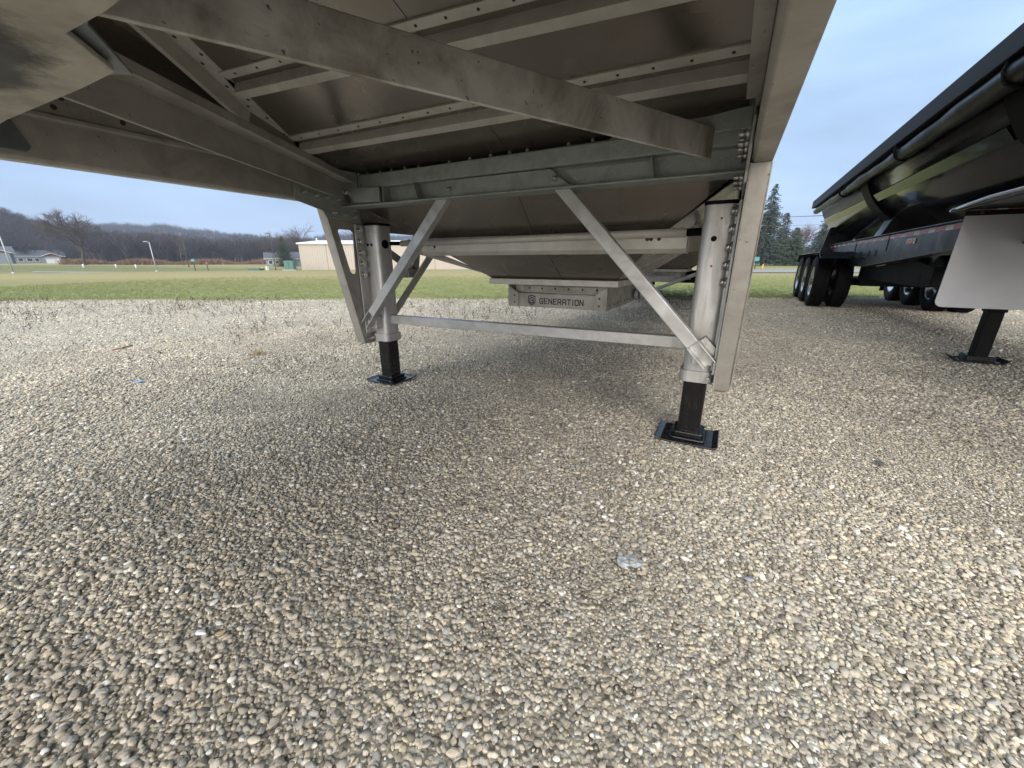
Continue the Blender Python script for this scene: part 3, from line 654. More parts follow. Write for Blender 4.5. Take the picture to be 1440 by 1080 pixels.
    m_ = MB(); m_.prism([(f_(1.26), 1.26), (f_(0.37), 0.37), (f_(0.37) + 0.035, 0.37), (f_(1.26) + 0.035, 1.26)], 'x', xo - 0.004, xo + 0.002); lp('flange_lip', m_, M_RAIL)
    return G
GL = leg(-1, -2.292); GR = leg(1, -0.078)

# cross shaft, lower tie bar, angled struts
part('cross_shaft', MB().tube((-2.17, 2.262, 1.048), (-0.225, 2.262, 1.062), 0.021, 16), M_RIB, TR)
part('shaft_end', MB().tube((-2.235, 2.20, 1.048), (-2.165, 2.262, 1.048), 0.0135, 12), M_BLK2, TR)
part('shaft_end', MB().tube((-0.225, 2.262, 1.062), (-0.135, 2.262, 1.063), 0.019, 12), M_BLK2, TR)
part('shaft_collar', MB().tube((-2.243, 2.15, 1.04), (-2.218, 2.15, 1.04), 0.030, 16), M_BLK2, TR)
part('tie_bar', MB().bar((-2.225, 2.165, 0.500), (-0.145, 2.165, 0.520), 0.055, 0.062), M_BAR, TR, 0.004)
def strut(A, B, n):
    A = Vector(A); B = Vector(B); d = (B - A).normalized()
    m_ = MB(); Bc = B - d * 0.115; m_.bar(A, Bc, 0.062, 0.055, up=(0, 1, 0))
    st = part('strut', m_, M_BAR, TR, 0.004)
    # open channel foot with its bolt
    side = d.cross(Vector((0, 1, 0))).normalized(); u = Vector((0, 1, 0))
    m_ = MB()
    def sl(s0, s1, u0, u1, L0, L1):
        vs = []
        for P in (Bc + d * L0, Bc + d * L1):
            for a, b in ((s0, u0), (s1, u0), (s1, u1), (s0, u1)): vs.append(P + side * a + u * b)
        m_.add(vs, [(3, 2, 1, 0), (4, 5, 6, 7), (0, 1, 5, 4), (1, 2, 6, 5), (2, 3, 7, 6), (3, 0, 4, 7)])
    sl(-0.031, 0.031, 0.0215, 0.0275, 0, 0.125); sl(-0.031, -0.026, -0.0275, 0.021, 0, 0.125); sl(0.026, 0.031, -0.0275, 0.021, 0, 0.125)
    ft = part('strut_foot', m_, M_LEG, st)
    fix(bolt_me, 'bolt', ft, Bc + d * 0.082 + u * 0.0213, (0, -1, 0), 1.5)
strut((-1.512, 1.990, 1.300), (-2.335, 2.005, 0.475), 0)
strut((-0.827, 1.990, 1.300), (-0.030, 2.000, 0.462), 1)
for x in (-2.31, -0.06):
    part('strut_lug', MB().prism([(x - 0.045, 0.44), (x + 0.045, 0.44), (x + 0.05, 0.53), (x, 0.58), (x - 0.05, 0.53)], 'y', 2.030, 2.082), M_LEG, TR, 0.003)
# hopper belt channel across the front sheet
bc = MB(); bc.prism([(2.24, 0.985), (2.24, 1.025), (2.246, 1.025), (2.246, 0.991), (2.36, 0.991), (2.36, 0.985)], 'x', -1.985, -0.23)
bc.prism([(2.246, 0.972), (2.300, 1.072), (2.306, 1.072), (2.252, 0.972)], 'x', -1.985, -0.23)
bch = part('belt_channel', MB().prism([(2.285, 1.06), (2.285, 0.985), (2.305, 0.962), (2.395, 0.962), (2.395, 0.975), (2.315, 0.975), (2.295, 0.992), (2.295, 1.06)], 'x', -2.0, -0.22), M_RIB, TR, 0.002)
part('belt_channel_lip', MB().box(-2.0, -0.24, 2.292, 2.312, 1.065, 1.078), M_RIB, bch)
for x in (-1.93, -1.88, -0.42, -0.36, -0.40): fix(riv_me, 'rivet', bch, (x, 2.284, 1.035 if x != -1.88 else 1.02), (0, -1, 0), 1.2)
# side wrap of the belt channel, right and left
for sx in (1, -1):
    xo = XC + sx * 0.965; xo2 = XC + sx * 1.10
    part('belt_bracket', MB().sheet([(xo, 2.30, 0.965), (xo2, 2.46, 1.00), (xo2, 2.46, 1.09), (xo, 2.30, 1.06)], 0.008), M_RIB, TR, 0.002)
    part('belt_channel', MB().box(XC + sx * 1.04, XC + sx * 1.05, 2.46, 4.0, 0.98, 1.06), M_RIB, TR, 0.002)
    # diagonal gusset arm from the belt to the trap rim
    q = [(XC + sx * 0.935, 2.31, 1.055), (XC + sx * 0.90, 2.33, 0.975), (XC + sx * 0.56, 2.72, 0.83), (XC + sx * 0.60, 2.70, 0.86)]
    part('gusset_arm', MB().sheet(q, 0.006), M_RIB, TR)
# rear brace behind the left leg plus the silver document tube
part('rear_brace', MB().bar((-2.405, 2.30, 0.46), (-2.08, 2.50, 0.985), 0.012, 0.075, up=(0, 1, 0)), M_RAIL, TR, 0.002)
part('brace_bracket', MB().box(-2.30, -2.20, 2.34, 2.44, 0.80, 0.86), M_RAIL, TR, 0.004)
part('document_tube', MB().tube((-2.245, 2.36, 0.85), (-2.10, 2.36, 1.02), 0.022, 14), M_RIMM, TR)
part('tube_cap', MB().tube((-2.262, 2.36, 0.83), (-2.243, 2.36, 0.852), 0.026, 14), M_BLK2, TR)

# sliding trap boxes under the rims
def trap(yc, lettered):
    yf = yc - 0.36
    T = bpy.data.objects.new('trap_box', None); C.objects.link(T); T.parent = TR; T.location = (0, yc, 0)
    x0, x1 = -1.61, -0.775
    def tp(n, m_, mt=M_RAIL, bv=0.0015, par=T, **k): return part(n, m_, mt, par, bv, **k)
    face = tp('face_plate', MB().box(x0 + 0.09, x1 - 0.09, yf + 0.012, yf + 0.018, 0.566, 0.672).box(x0 + 0.09, x1 - 0.09, yf + 0.012, yf + 0.06, 0.672, 0.677))
    for xa, xb in ((x0, x0 + 0.095), (x1, x1 - 0.095)):
        tp('corner_plate', MB().prism([(xa, 0.564), (xb, 0.564), (xb, 0.676), (xa, 0.738)], 'y', yf, yf + 0.008))
        for z_ in (0.60, 0.655): fix(riv_me, 'rivet', T, (xa * 0.4 + xb * 0.6, yf, z_), (0, -1, 0), 0.9)
    tp('back_strip', MB().box(x0 + 0.10, x1 - 0.10, yf + 0.085, yf + 0.091, 0.684, 0.732))
    for i in range(6): fix(riv_me, 'rivet', T, (-1.455 + i * 0.115, yf + 0.085, 0.71), (0, -1, 0), 1.0)
    tp('back_panel', MB().box(x0 + 0.02, x1 - 0.02, yf + 0.098, yf + 0.104, 0.675, 0.739), M_RIB)
    tp('top_plate', MB().box(x0 - 0.03, x1 + 0.05, yf + 0.095, yc + 0.55, 0.739, 0.747))
    for xs in (x0, x1 - 0.006):
        sd = tp('side_plate', MB().box(xs, xs + 0.006, yf + 0.008, yc + 0.62, 0.564, 0.738))
        for i in range(8): fix(riv_me, 'rivet', sd, (xs + (0.006 if xs > -1 else 0), yf + 0.09 + i * 0.12, 0.60), (1 if xs > -1 else -1, 0, 0), 1.0)
    tp('bottom_plate', MB().box(x0 + 0.02, x1 - 0.02, yf + 0.10, yc + 0.6, 0.572, 0.578))
    tp('rack', MB().tube((x0 - 0.08, yc + 0.62, 0.65), (x1 + 0.25, yc + 0.62, 0.65), 0.018, 10), M_GUSSET)
    for xg in (x1 + 0.02, x1 + 0.07): tp('gear', MB().tube((xg, yc + 0.55, 0.63), (xg + 0.03, yc + 0.55, 0.63), 0.05, 14), M_GALV)
    if lettered: lettering(face, yf + 0.012)
    return T
GLYPH = {  # strokes on a 4 x 6 grid, squared letters with clipped corners
 'G': [[(4, 5), (3.4, 6), (.7, 6), (0, 5.2), (0, .8), (.7, 0), (3.3, 0), (4, .8), (4, 2.9), (2.2, 2.9)]],
 'E': [[(4, 6), (0, 6), (0, 0), (4, 0)], [(0, 3), (3.4, 3)]],
 'N': [[(0, 0), (0, 6), (4, 0), (4, 6)]],
 'R': [[(0, 0), (0, 6), (3.4, 6), (4, 5.3), (4, 3.4), (3.4, 2.7), (0, 2.7)], [(2.2, 2.7), (4, 0)]],
 'A': [[(0, 0), (0, 4.6), (1.1, 6), (2.9, 6), (4, 4.6), (4, 0)], [(0, 2.4), (4, 2.4)]],
 'T': [[(-.2, 6), (4.2, 6)], [(2, 6), (2, 0)]], 'I': [[(2, 0), (2, 6)]],
 'O': [[(0.7, 0), (0, .8), (0, 5.2), (.7, 6), (3.3, 6), (4, 5.2), (4, .8), (3.3, 0), (.7, 0)]]}
def strokes(m_, pts, x, z, y, sx, sz, w_):
    for a, b in zip(pts, pts[1:]):
        A = Vector((x + a[0] * sx, z + a[1] * sz)); B = Vector((x + b[0] * sx, z + b[1] * sz)); d = (B - A).normalized(); n_ = Vector((-d.y, d.x)) * w_ / 2; e_ = d * w_ / 2.2
        q = [A - e_ - n_, B + e_ - n_, B + e_ + n_, A - e_ + n_]
        m_.add([(p.x, y, p.y) for p in q], [(0, 1, 2, 3)])
def lettering(par, y):
    yy = y - 0.0008; m_ = MB(); x = -1.325; pitch = 0.0395
    for ch in 'GENERATION':
        for st in GLYPH[ch]: strokes(m_, st, x, 0.597, yy, 0.0065 if ch != 'I' else 0.003, 0.0065, 0.0078); 
        x += pitch if ch != 'I' else 0.024
    part('lettering', m_, M_INK, par)
    # shield emblem with a G
    cx_, cz = -1.398, 0.618
    out_ = [(-.034, .036), (0, .044), (.034, .036), (.034, -.018), (0, -.042), (-.034, -.018)]
    m_ = MB(); o_ = [(cx_ + a, yy, cz + b) for a, b in out_]; i_ = [(cx_ + a * .78, yy, cz + b * .78) for a, b in out_]
    m_.add(o_ + i_, [(k_, (k_ + 1) % 6, 6 + (k_ + 1) % 6, 6 + k_) for k_ in range(6)])
    strokes(m_, [(4, 4.6), (3.4, 5.6), (.7, 5.6), (0, 5), (0, 1), (.7, 0.2), (2, -.4), (4, 1), (4, 2.9), (2, 2.9)], cx_ - 0.0155, cz - 0.020, yy - 0.0004, 0.0078, 0.0072, 0.0085)
    part('emblem', m_, M_NAVY, par)
trap(3.21 + 0.03, True); trap(8.0, False)

# rear structure: axle hangers, tandem wheels, air tank, rear braces
part('rear_frame', MB().box(-2.05, -1.95, 8.9, 12.4, 0.86, 0.98).box(-0.42, -0.32, 8.9, 12.4, 0.86, 0.98), M_GUSSET, TR, 0.004)
part('air_tank', MB().tube((-0.95, 9.2, 0.62), (-0.45, 9.2, 0.62), 0.13, 20), M_BLK2, TR)
part('rear_strut', MB().bar((-1.25, 7.6, 0.40), (-0.32, 6.9, 0.80), 0.05, 0.05), M_RAIL, TR, 0.003)
part('spring_hanger', MB().prism([(9.3, 0.86), (9.9, 0.86), (9.7, 0.45), (9.5, 0.45)], 'x', -0.46, -0.40), M_GUSSET, TR)
part('spring_hanger', MB().prism([(9.3, 0.86), (9.9, 0.86), (9.7, 0.45), (9.5, 0.45)], 'x', -1.97, -1.91), M_GUSSET, TR)
def tyre_mesh(R_=0.51, wd=0.27):
    m_ = MB(); h = wd / 2
    m_.lathe([(-h * .78, .290), (-h * .95, .34), (-h, .42), (-h * .93, .475), (-h * .80, .503), (-h * .78, .51), (h * .78, .51), (h * .80, .503), (h * .93, .475), (h, .42), (h * .95, .34), (h * .78, .290)], 48)
    # tread blocks
    for row, xx in enumerate((-0.082, -0.028, 0.028, 0.082)):
        for i in range(48):
            a = 2 * math.pi * (i + (row % 2) * 0.5) / 48; c_, s_ = math.cos(a), math.sin(a); t_ = 0.021
            q = []
            for rr_ in (0.505, 0.520):
                for dx, dt in ((-0.021, -t_), (0.021, -t_), (0.021, t_), (-0.021, t_)): q.append((xx + dx, rr_ * c_ - dt * s_, rr_ * s_ + dt * c_))
            m_.add(q, [(4, 5, 6, 7), (0, 1, 5, 4), (1, 2, 6, 5), (2, 3, 7, 6), (3, 0, 4, 7)])
    return m_.mesh('tyre', M_TYRE)
def rim_mesh():
    m_ = MB(); m_.lathe([(-0.105, .292), (-0.115, .30), (-0.10, .278), (-0.02, .262), (0.035, .20), (0.045, .11), (0.0, .105), (-0.02, .085), (-0.03, 0.0)], 40)
    m_.lathe([(-0.105, .292), (0.105, .292)], 40)
    return m_.mesh('rim', M_RIMM)
TY = tyre_mesh(); RM = rim_mesh()
lug = MB().tube((0, 0, 0), (-0.03, 0, 0), 0.014, 6).mesh('lug_nut', M_BOLT)
def wheel(par, x, y, sx, rim_out=True):
    t_ = link('tyre', TY, par, (x, y, 0.515)); 
    r_ = link('rim', RM, t_, (0, 0, 0)); r_.rotation_euler = (0, 0, 0 if sx < 0 else math.pi)
    if rim_out:
        for i in range(10):
            a = 2 * math.pi * i / 10; link('lug_nut', lug, r_, (0.03, 0.155 * math.cos(a), 0.155 * math.sin(a)))
    return t_
for y in (10.55, 11.8):
    for x, s_, o_ in ((-2.42, -1, True), (-2.09, 1, False), (-0.28, -1, False), (0.05, 1, True)):
        wheel(TR, x - XC, y, s_, o_)
    part('axle', MB().tube((-2.3, y, 0.515), (-0.07, y, 0.515), 0.065, 14), M_GUSSET, TR)
for x in (-2.25, -0.12): part('mud_flap', MB().box(x - 0.3, x + 0.3, 12.5, 12.51, 0.25, 1.1), M_BLK2, TR)

# ================================================================== black side-dump trailer on the right
SD = thing('side_dump_trailer', 'glossy black tub trailer with rolled tarp and triple axles at right', 'trailer', (1.32, 0, 0), -math.atan(0.0192))
def sd(n, m_, mt=M_GLOSS, bv=0.0, par=None, **k): return part(n, m_, mt, par or SD, bv, local=True, **k)
V0, V1 = 1.2, 12.95; UC = 1.27
# tub: half-round section with panels between ring ribs
def tub_prof(off=0.0):
    left = [(0.17, 2.26), (0.26, 2.02), (0.36, 1.84), (0.50, 1.68), (0.68, 1.53), (0.90, 1.41), (UC, 1.345)]
    pr_ = [(u + off * 0.7, z - off * 0.7) if i < 5 else (u, z - off) for i, (u, z) in enumerate(left)] if off else left
    if off: pr_ = [(u - abs(off) * 0.75, z - abs(off) * (0.5 if i else 0)) for i, (u, z) in enumerate(left)]
    return pr_ + [(2 * UC - u, z) for u, z in pr_[-2::-1]]
def tub_sheet(v0, v1, off=0.0, th=0.02, sm=True):
    a = tub_prof(off); b = [(UC + (u - UC) * 0.975, z + th) for u, z in a]
    m_ = MB(); n = len(a)
    vs = [(u, v0, z) for u, z in a] + [(u, v1, z) for u, z in a] + [(u, v0, z) for u, z in b] + [(u, v1, z) for u, z in b]
    for i in range(n - 1):
        m_.f.append((i, i + 1, n + i + 1, n + i)); m_.f.append((2 * n + i, 3 * n + i, 3 * n + i + 1, 2 * n + i + 1)); m_.sm += [sm, sm]
        m_.f.append((i, 2 * n + i, 2 * n + i + 1, i + 1)); m_.f.append((n + i, n + i + 1, 3 * n + i + 1, 3 * n + i)); m_.sm += [False, False]
    m_.v = vs; return m_
RIBS = [V1 - 0.02, 8.75, 4.55, V0 + 0.02]
sd('tub', tub_sheet(V0, V1))
for v in RIBS[1:3]:
    sd('ring_rib', tub_sheet(v - 0.20, v + 0.20, 0.045, 0.05, False), mat('matt_black_rib', (0.002, 0.002, 0.0025), 0.5, spec=0.08), 0.004)
def stiff(v0, v1):     # raised pressed band along each panel
    for up in (0, 1):
        m_ = MB()
        a, b = (Vector((0.300, 0, 1.925)), Vector((0.375, 0, 1.82)))
        nrm = Vector((-0.80, 0, -0.6)).normalized() * 0.018
        q = [a + nrm * .2, a + nrm + Vector((0.006, 0, -0.01)), b + nrm, b + nrm * .1]
        if up: q = [Vector((2 * UC - p.x, 0, p.z)) for p in q]
        vs = [(p.x, v0, p.z) for p in q] + [(p.x, v1, p.z) for p in q]
        m_.add(vs, [(0, 1, 5, 4), (1, 2, 6, 5), (2, 3, 7, 6), (0, 3, 2, 1), (4, 5, 6, 7), (0, 4, 7, 3)]); sd('side_band', m_, M_GLOSS, 0.002)
for v0, v1 in ((V0 + 0.25, 4.33), (4.85, 8.5), (9.0, V1 - 0.05)): stiff(v0, v1)
for v, th in ((V0, 0.04), (V1, 0.04)):
    a = tub_prof(); sd('end_wall', MB().prism([(u, z) for u, z in a] + [(2 * UC - 0.17, 2.37), (0.17, 2.37)], 'y', v, v + th), M_GLOSS)
for up in (0, 1):
    f_ = (lambda u: u) if not up else (lambda u: 2 * UC - u)
    sd('top_rail', MB().prism([(f_(0.0), 2.20), (f_(0.0), 2.37), (f_(0.19), 2.40), (f_(0.19), 2.24), (f_(0.06), 2.20)], 'y', V0 - 0.05, V1 + 0.06), M_RAILRIM, 0.006)
sd('tarp_cover', MB().prism([(0.02, 2.372), (0.7, 2.50), (UC, 2.54), (2 * UC - 0.7, 2.50), (2 * UC - 0.02, 2.372), (2 * UC - 0.05, 2.36), (UC, 2.52), (0.05, 2.36)], 'y', V0, V1), M_TARP)
# rolled tarp: a lumpy tube below the rail, held by straps
m_ = MB(); n_ = 18; rings = 90; vs = []
for j in range(rings + 1):
    v = V0 - 0.1 + (V1 + 0.1 - V0) * j / rings
    r_ = 0.062 + 0.020 * sstep(9.5, 4, v) + 0.006 * math.sin(v * 3.1) + 0.004 * math.sin(v * 7.7)
    sag = 0.010 * math.sin(v * 1.7)
    for i in range(n_):
        a = 2 * math.pi * i / n_; rr_ = r_ * (1 + 0.05 * math.sin(3 * a + v * 2.3)); vs.append((0.105 + rr_ * math.cos(a), v, 2.125 + sag + rr_ * math.sin(a)))
m_.add(vs, [(j * n_ + i, j * n_ + (i + 1) % n_, (j + 1) * n_ + (i + 1) % n_, (j + 1) * n_ + i) for j in range(rings) for i in range(n_)], True)
m_.add([vs[i] for i in range(n_)], [tuple(range(n_))[::-1]]); m_.add(vs[-n_:], [tuple(range(n_))])
sd('tarp_roll', m_, M_TARP)
for v in (9.6, 6.55, 4.3, 2.4):
    m_ = MB(); prev = None
    pts = [(0.03, 2.205), (0.012, 2.14), (0.03, 2.07), (0.10, 2.035), (0.18, 2.07), (0.21, 2.13)]
    for (a, b), (c_, d_) in zip(pts, pts[1:]): m_.bar((a, v, b), (c_, v, d_), 0.03, 0.012, up=(0, 1, 0))
    sd('tarp_strap', m_, M_BLK2)
# lashing hook and tub pivot struts at the rear
m_ = MB(); pts = [(0.44 + 0.10 * math.cos(rad(a)), 12.3, 1.62 + 0.07 * math.sin(rad(a))) for a in range(-120, 121, 24)]
for p, q in zip(pts, pts[1:]): m_.tube(p, q, 0.014, 8)
sd('hose_loop', m_, M_BLK2)
# frame rails, side face at u 0.5
FU = 0.50
for up in (0, 1):
    f_ = (lambda u: u) if not up else (lambda u: 2 * UC - u)
    prof = [(1.8, 1.06), (5.3, 1.06), (8.9, 0.85), (12.9, 0.85), (12.9, 1.28), (1.8, 1.30)]
    fr = sd('frame_rail', MB().prism(prof, 'x', f_(FU), f_(FU + 0.012)), M_FRAME, 0.0)
    m_ = MB()
    for (ya, za), (yb, zb) in zip(prof[:3], prof[1:4]): m_.add([(f_(FU - 0.035), ya, za - 0.012), (f_(FU + 0.10), ya, za - 0.012), (f_(FU + 0.10), ya, za), (f_(FU - 0.035), ya, za), (f_(FU - 0.035), yb, zb - 0.012), (f_(FU + 0.10), yb, zb - 0.012), (f_(FU + 0.10), yb, zb), (f_(FU - 0.035), yb, zb)],
                                                [(0, 1, 2, 3), (7, 6, 5, 4), (0, 4, 5, 1), (1, 5, 6, 2), (2, 6, 7, 3), (3, 7, 4, 0)])
    sd('lower_flange', m_, M_FRAME, 0.002, fr)
    sd('upper_flange', MB().box(f_(FU - 0.035), f_(FU + 0.10), 1.8, 12.9, 1.30, 1.312), M_FRAME, 0.002, fr)
    # red and white conspicuity tape
    v = 2.2; k_ = 0
    while v < 12.6:
        if not up:
            t_ = sd('reflective_tape', MB().box(f_(FU - 0.0025), f_(FU), v, v + (0.28 if k_ % 2 else 0.18), 1.235, 1.285), M_RED if k_ % 2 else M_WHITE, 0, fr)
        v += 0.28 if k_ % 2 else 0.18; k_ += 1
    if not up:
        for v in (9.4, 8.85, 8.45): sd('lightening_hole', MB().tube((FU - 0.002, v, 1.05), (FU + 0.002, v, 1.05), 0.055, 20), M_BLK2, 0, fr)
        mk = sd('marker_light', MB().box(FU - 0.012, FU - 0.001, 6.85, 7.13, 1.13, 1.20), M_WHITE, 0.004, fr); sd('lens', MB().box(FU - 0.02, FU - 0.012, 6.9, 7.08, 1.142, 1.188), M_AMBER, 0.003, mk)
    for v in (9.9, 7.95): sd('web_stiffener', MB().box(f_(FU - 0.008), f_(FU), v, v + 0.01, 1.06, 1.29), M_FRAME, 0, fr)
for v in (2.6, 4.5, 6.5, 8.7, 10.2, 12.6): sd('cross_member', MB().box(FU + 0.015, 2 * UC - FU - 0.015, v, v + 0.1, 1.08, 1.25), M_FRAME, 0.003)
# suspension subframe with holes
for up in (0, 1):
    f_ = (lambda u: u) if not up else (lambda u: 2 * UC - u)
    sf = sd('suspension_frame', MB().prism([(6.5, 0.86), (6.5, 0.66), (6.75, 0.62), (9.0, 0.62), (9.3, 0.68), (9.4, 0.845), (8.9, 0.845), (7.2, 0.94)], 'x', f_(FU + 0.14), f_(FU + 0.155)), M_BLK2, 0.004)
    if not up:
        for v, r_ in ((8.6, 0.075), (7.95, 0.035), (7.55, 0.035), (6.9, 0.075)): sd('port_hole', MB().tube((FU + 0.138, v, 0.70), (FU + 0.142, v, 0.70), r_, 20), M_BLK2, 0, sf)
sd('black_cross_box', MB().box(0.66, 1.9, 9.75, 10.0, 0.48, 0.84), M_BLK2, 0.02)  # plain black box added to darken the open gap ahead of the wheels
# upright tub cradle at the rear with dark plate
sd('cradle', MB().prism([(0.30, 1.12), (0.40, 1.70), (0.58, 1.68), (1.9, 1.60), (2.1, 1.70), (2.24, 1.12)], 'y', 12.5, 12.56), M_FRAME, 0.01)
sd('cradle', MB().prism([(0.5, 1.30), (0.62, 1.62), (1.9, 1.62), (2.04, 1.30)], 'y', 8.5, 8.9), M_FRAME, 0.01)
sd('cradle', MB().prism([(0.5, 1.30), (0.62, 1.60), (1.9, 1.60), (2.04, 1.30)], 'y', 4.3, 4.7), M_FRAME, 0.01)
sd('tip_arm', MB().bar((0.62, 10.9, 1.32), (0.82, 11.5, 1.50), 0.05, 0.08), M_RIMM, 0.006)
# fender plate over the left wheels, wheels both sides
for up in (0, 1):
    f_ = (lambda u: u) if not up else (lambda u: 2 * UC - u)
    m_ = MB(); prof = [(9.75, 0.99), (10.05, 1.105), (13.35, 1.105), (13.6, 0.93), (13.61, 0.91), (13.58, 0.91), (13.33, 1.09), (10.06, 1.09), (9.77, 0.975)]
    m_.prism(prof, 'x', min(f_(-0.02), f_(0.66)), max(f_(-0.02), f_(0.66))); sd('fender', m_, M_FRAME, 0.004)
    for v in (10.65, 11.85, 13.05):
        w1 = wheel(SD, f_(0.145), v, -1 if not up else 1); w2 = wheel(SD, f_(0.50), v, 1 if not up else -1, False)
    if up: sd('mud_flap', MB().box(f_(0.02), f_(0.64), 13.75, 13.76, 0.2, 1.0), M_BLK2)
for v in (10.65, 11.85, 13.05): sd('axle', MB().tube((0.3, v, 0.515), (2 * UC - 0.3, v, 0.515), 0.065, 12), M_FRAME)
# landing gear
for up in (0, 1):
    f_ = (lambda u: u) if not up else (lambda u: 2 * UC - u)
    lg = sd('landing_leg', MB().bar((f_(0.76), 5.28, 0.05), (f_(0.76), 5.28, 1.06), 0.105, 0.105, up=(0, 1, 0)).bar((f_(0.76), 5.28, 0.48), (f_(0.76), 5.28, 1.07), 0.125, 0.125, up=(0, 1, 0)), M_BLK2, 0.006)
    sd('foot_pad', MB().prism([(f_(0.575), 0.045), (f_(0.61), 0.015), (f_(0.90), 0.015), (f_(0.935), 0.045), (f_(0.935), 0.055), (f_(0.90), 0.028), (f_(0.61), 0.028), (f_(0.575), 0.055)], 'y', 5.17, 5.40), M_BLACK, 0.004, lg)
    sd('foot_bracket', MB().box(f_(0.66), f_(0.86), 5.2, 5.36, 0.026, 0.075), M_BLACK, 0.006, lg)
sd('gear_cross_tube', MB().tube((0.8, 5.28, 0.8), (2 * UC - 0.8, 5.28, 0.8), 0.03, 12), M_FRAME)
# white splash flap with its curved bracket and the black side tank above
fy = 4.5
def rr_flap(u0, u1, z0, z1, r_=0.05, n=6):
    pts = [(u0 + r_ - r_ * math.cos(rad(90 * i / n)), z0 + r_ - r_ * math.sin(rad(90 * i / n))) for i in range(n + 1)]
    pts = [(u1 - (x - u0), z) for x, z in pts][::-1] and pts + [(u1 - r_ + r_ * math.sin(rad(90 * i / n)), z0 + r_ - r_ * math.cos(rad(90 * i / n))) for i in range(n + 1)]
    return pts + [(u1, z1), (u0 + 0.015, z1)]
fl = sd('splash_flap', MB().prism(rr_flap(0.105, 0.82, 0.565, 1.285), 'y', fy, fy + 0.010), M_FLAP, 0.002, label='white plastic splash flap hanging ahead of the landing leg')
sd('flap_bar', MB().box(0.11, 0.90, fy - 0.008, fy - 0.002, 1.255, 1.292), M_RAILRIM, 0.002, fl)
for u in (0.20, 0.46, 0.70): fix(riv_me, 'rivet', fl, (0, 0, 0), (0, -1, 0), 1.4).location = (u, fy - 0.009, 1.274)
fl2 = sd('splash_flap', MB().prism(rr_flap(1.72, 2.43, 0.565, 1.285), 'y', fy, fy + 0.010), M_FLAP, 0.002)
# deck over the front with a bright rolled edge
sd('front_deck', MB().prism([(0.06, 1.295), (0.06, 1.325), (2 * UC - 0.06, 1.325), (2 * UC - 0.06, 1.295)], 'y', 2.0, 4.62), M_GLOSS, 0.01)
m_ = MB(); prev = None
for i in range(9):
    v = 4.66 - i * 0.33; p = (0.055 + 0.018 * max(0, 2 - i) ** 2 * 0.4, v, 1.332 - 0.012 * max(0, 2 - i))
    if prev: m_.bar(prev, p, 0.03, 0.02)
    prev = p
sd('deck_edge', m_, M_RIMM, 0.004)

# ================================================================== vegetation
M_BARK = mat('grey_bark', (0.085, 0.072, 0.062), 0.9, 0, var=(0.045, 0.038, 0.033), vscale=5, vamt=0.8)
M_TWIG = mat('bare_twigs', (0.075, 0.060, 0.055), 0.9, 0, var=(0.12, 0.10, 0.09), vscale=0.4, vamt=0.8)
M_TWIGR = mat('reddish_twigs', (0.16, 0.10, 0.095), 0.9, 0, var=(0.20, 0.15, 0.14), vscale=0.6, vamt=0.8)
M_SPR = mat('spruce_needles', (0.032, 0.048, 0.034), 0.8, 0, var=(0.065, 0.085, 0.055), vscale=1.3, vamt=0.8)
M_PINE = mat('pine_needles', (0.035, 0.055, 0.028), 0.8, 0, var=(0.075, 0.10, 0.045), vscale=1.2, vamt=0.9)
M_WOODFAR = mat('far_wood_bark', (0.062, 0.054, 0.060), 0.95, 0, var=(0.032, 0.030, 0.036), vscale=0.05, vamt=0.9)
M_BRUSH = mat('brown_brush', (0.15, 0.085, 0.055), 0.95, 0, var=(0.27, 0.19, 0.12), vscale=0.25, vamt=0.9)
M_STALK = mat('dead_weed_stalk', (0.055, 0.030, 0.032), 0.9, 0)
M_STRAW = mat('dry_straw', (0.42, 0.34, 0.20), 0.8, 0)
M_BLADE = mat('grass_blade', (0.195, 0.24, 0.10), 0.7, 0, var=(0.36, 0.32, 0.14), vscale=0.9, vamt=0.9)

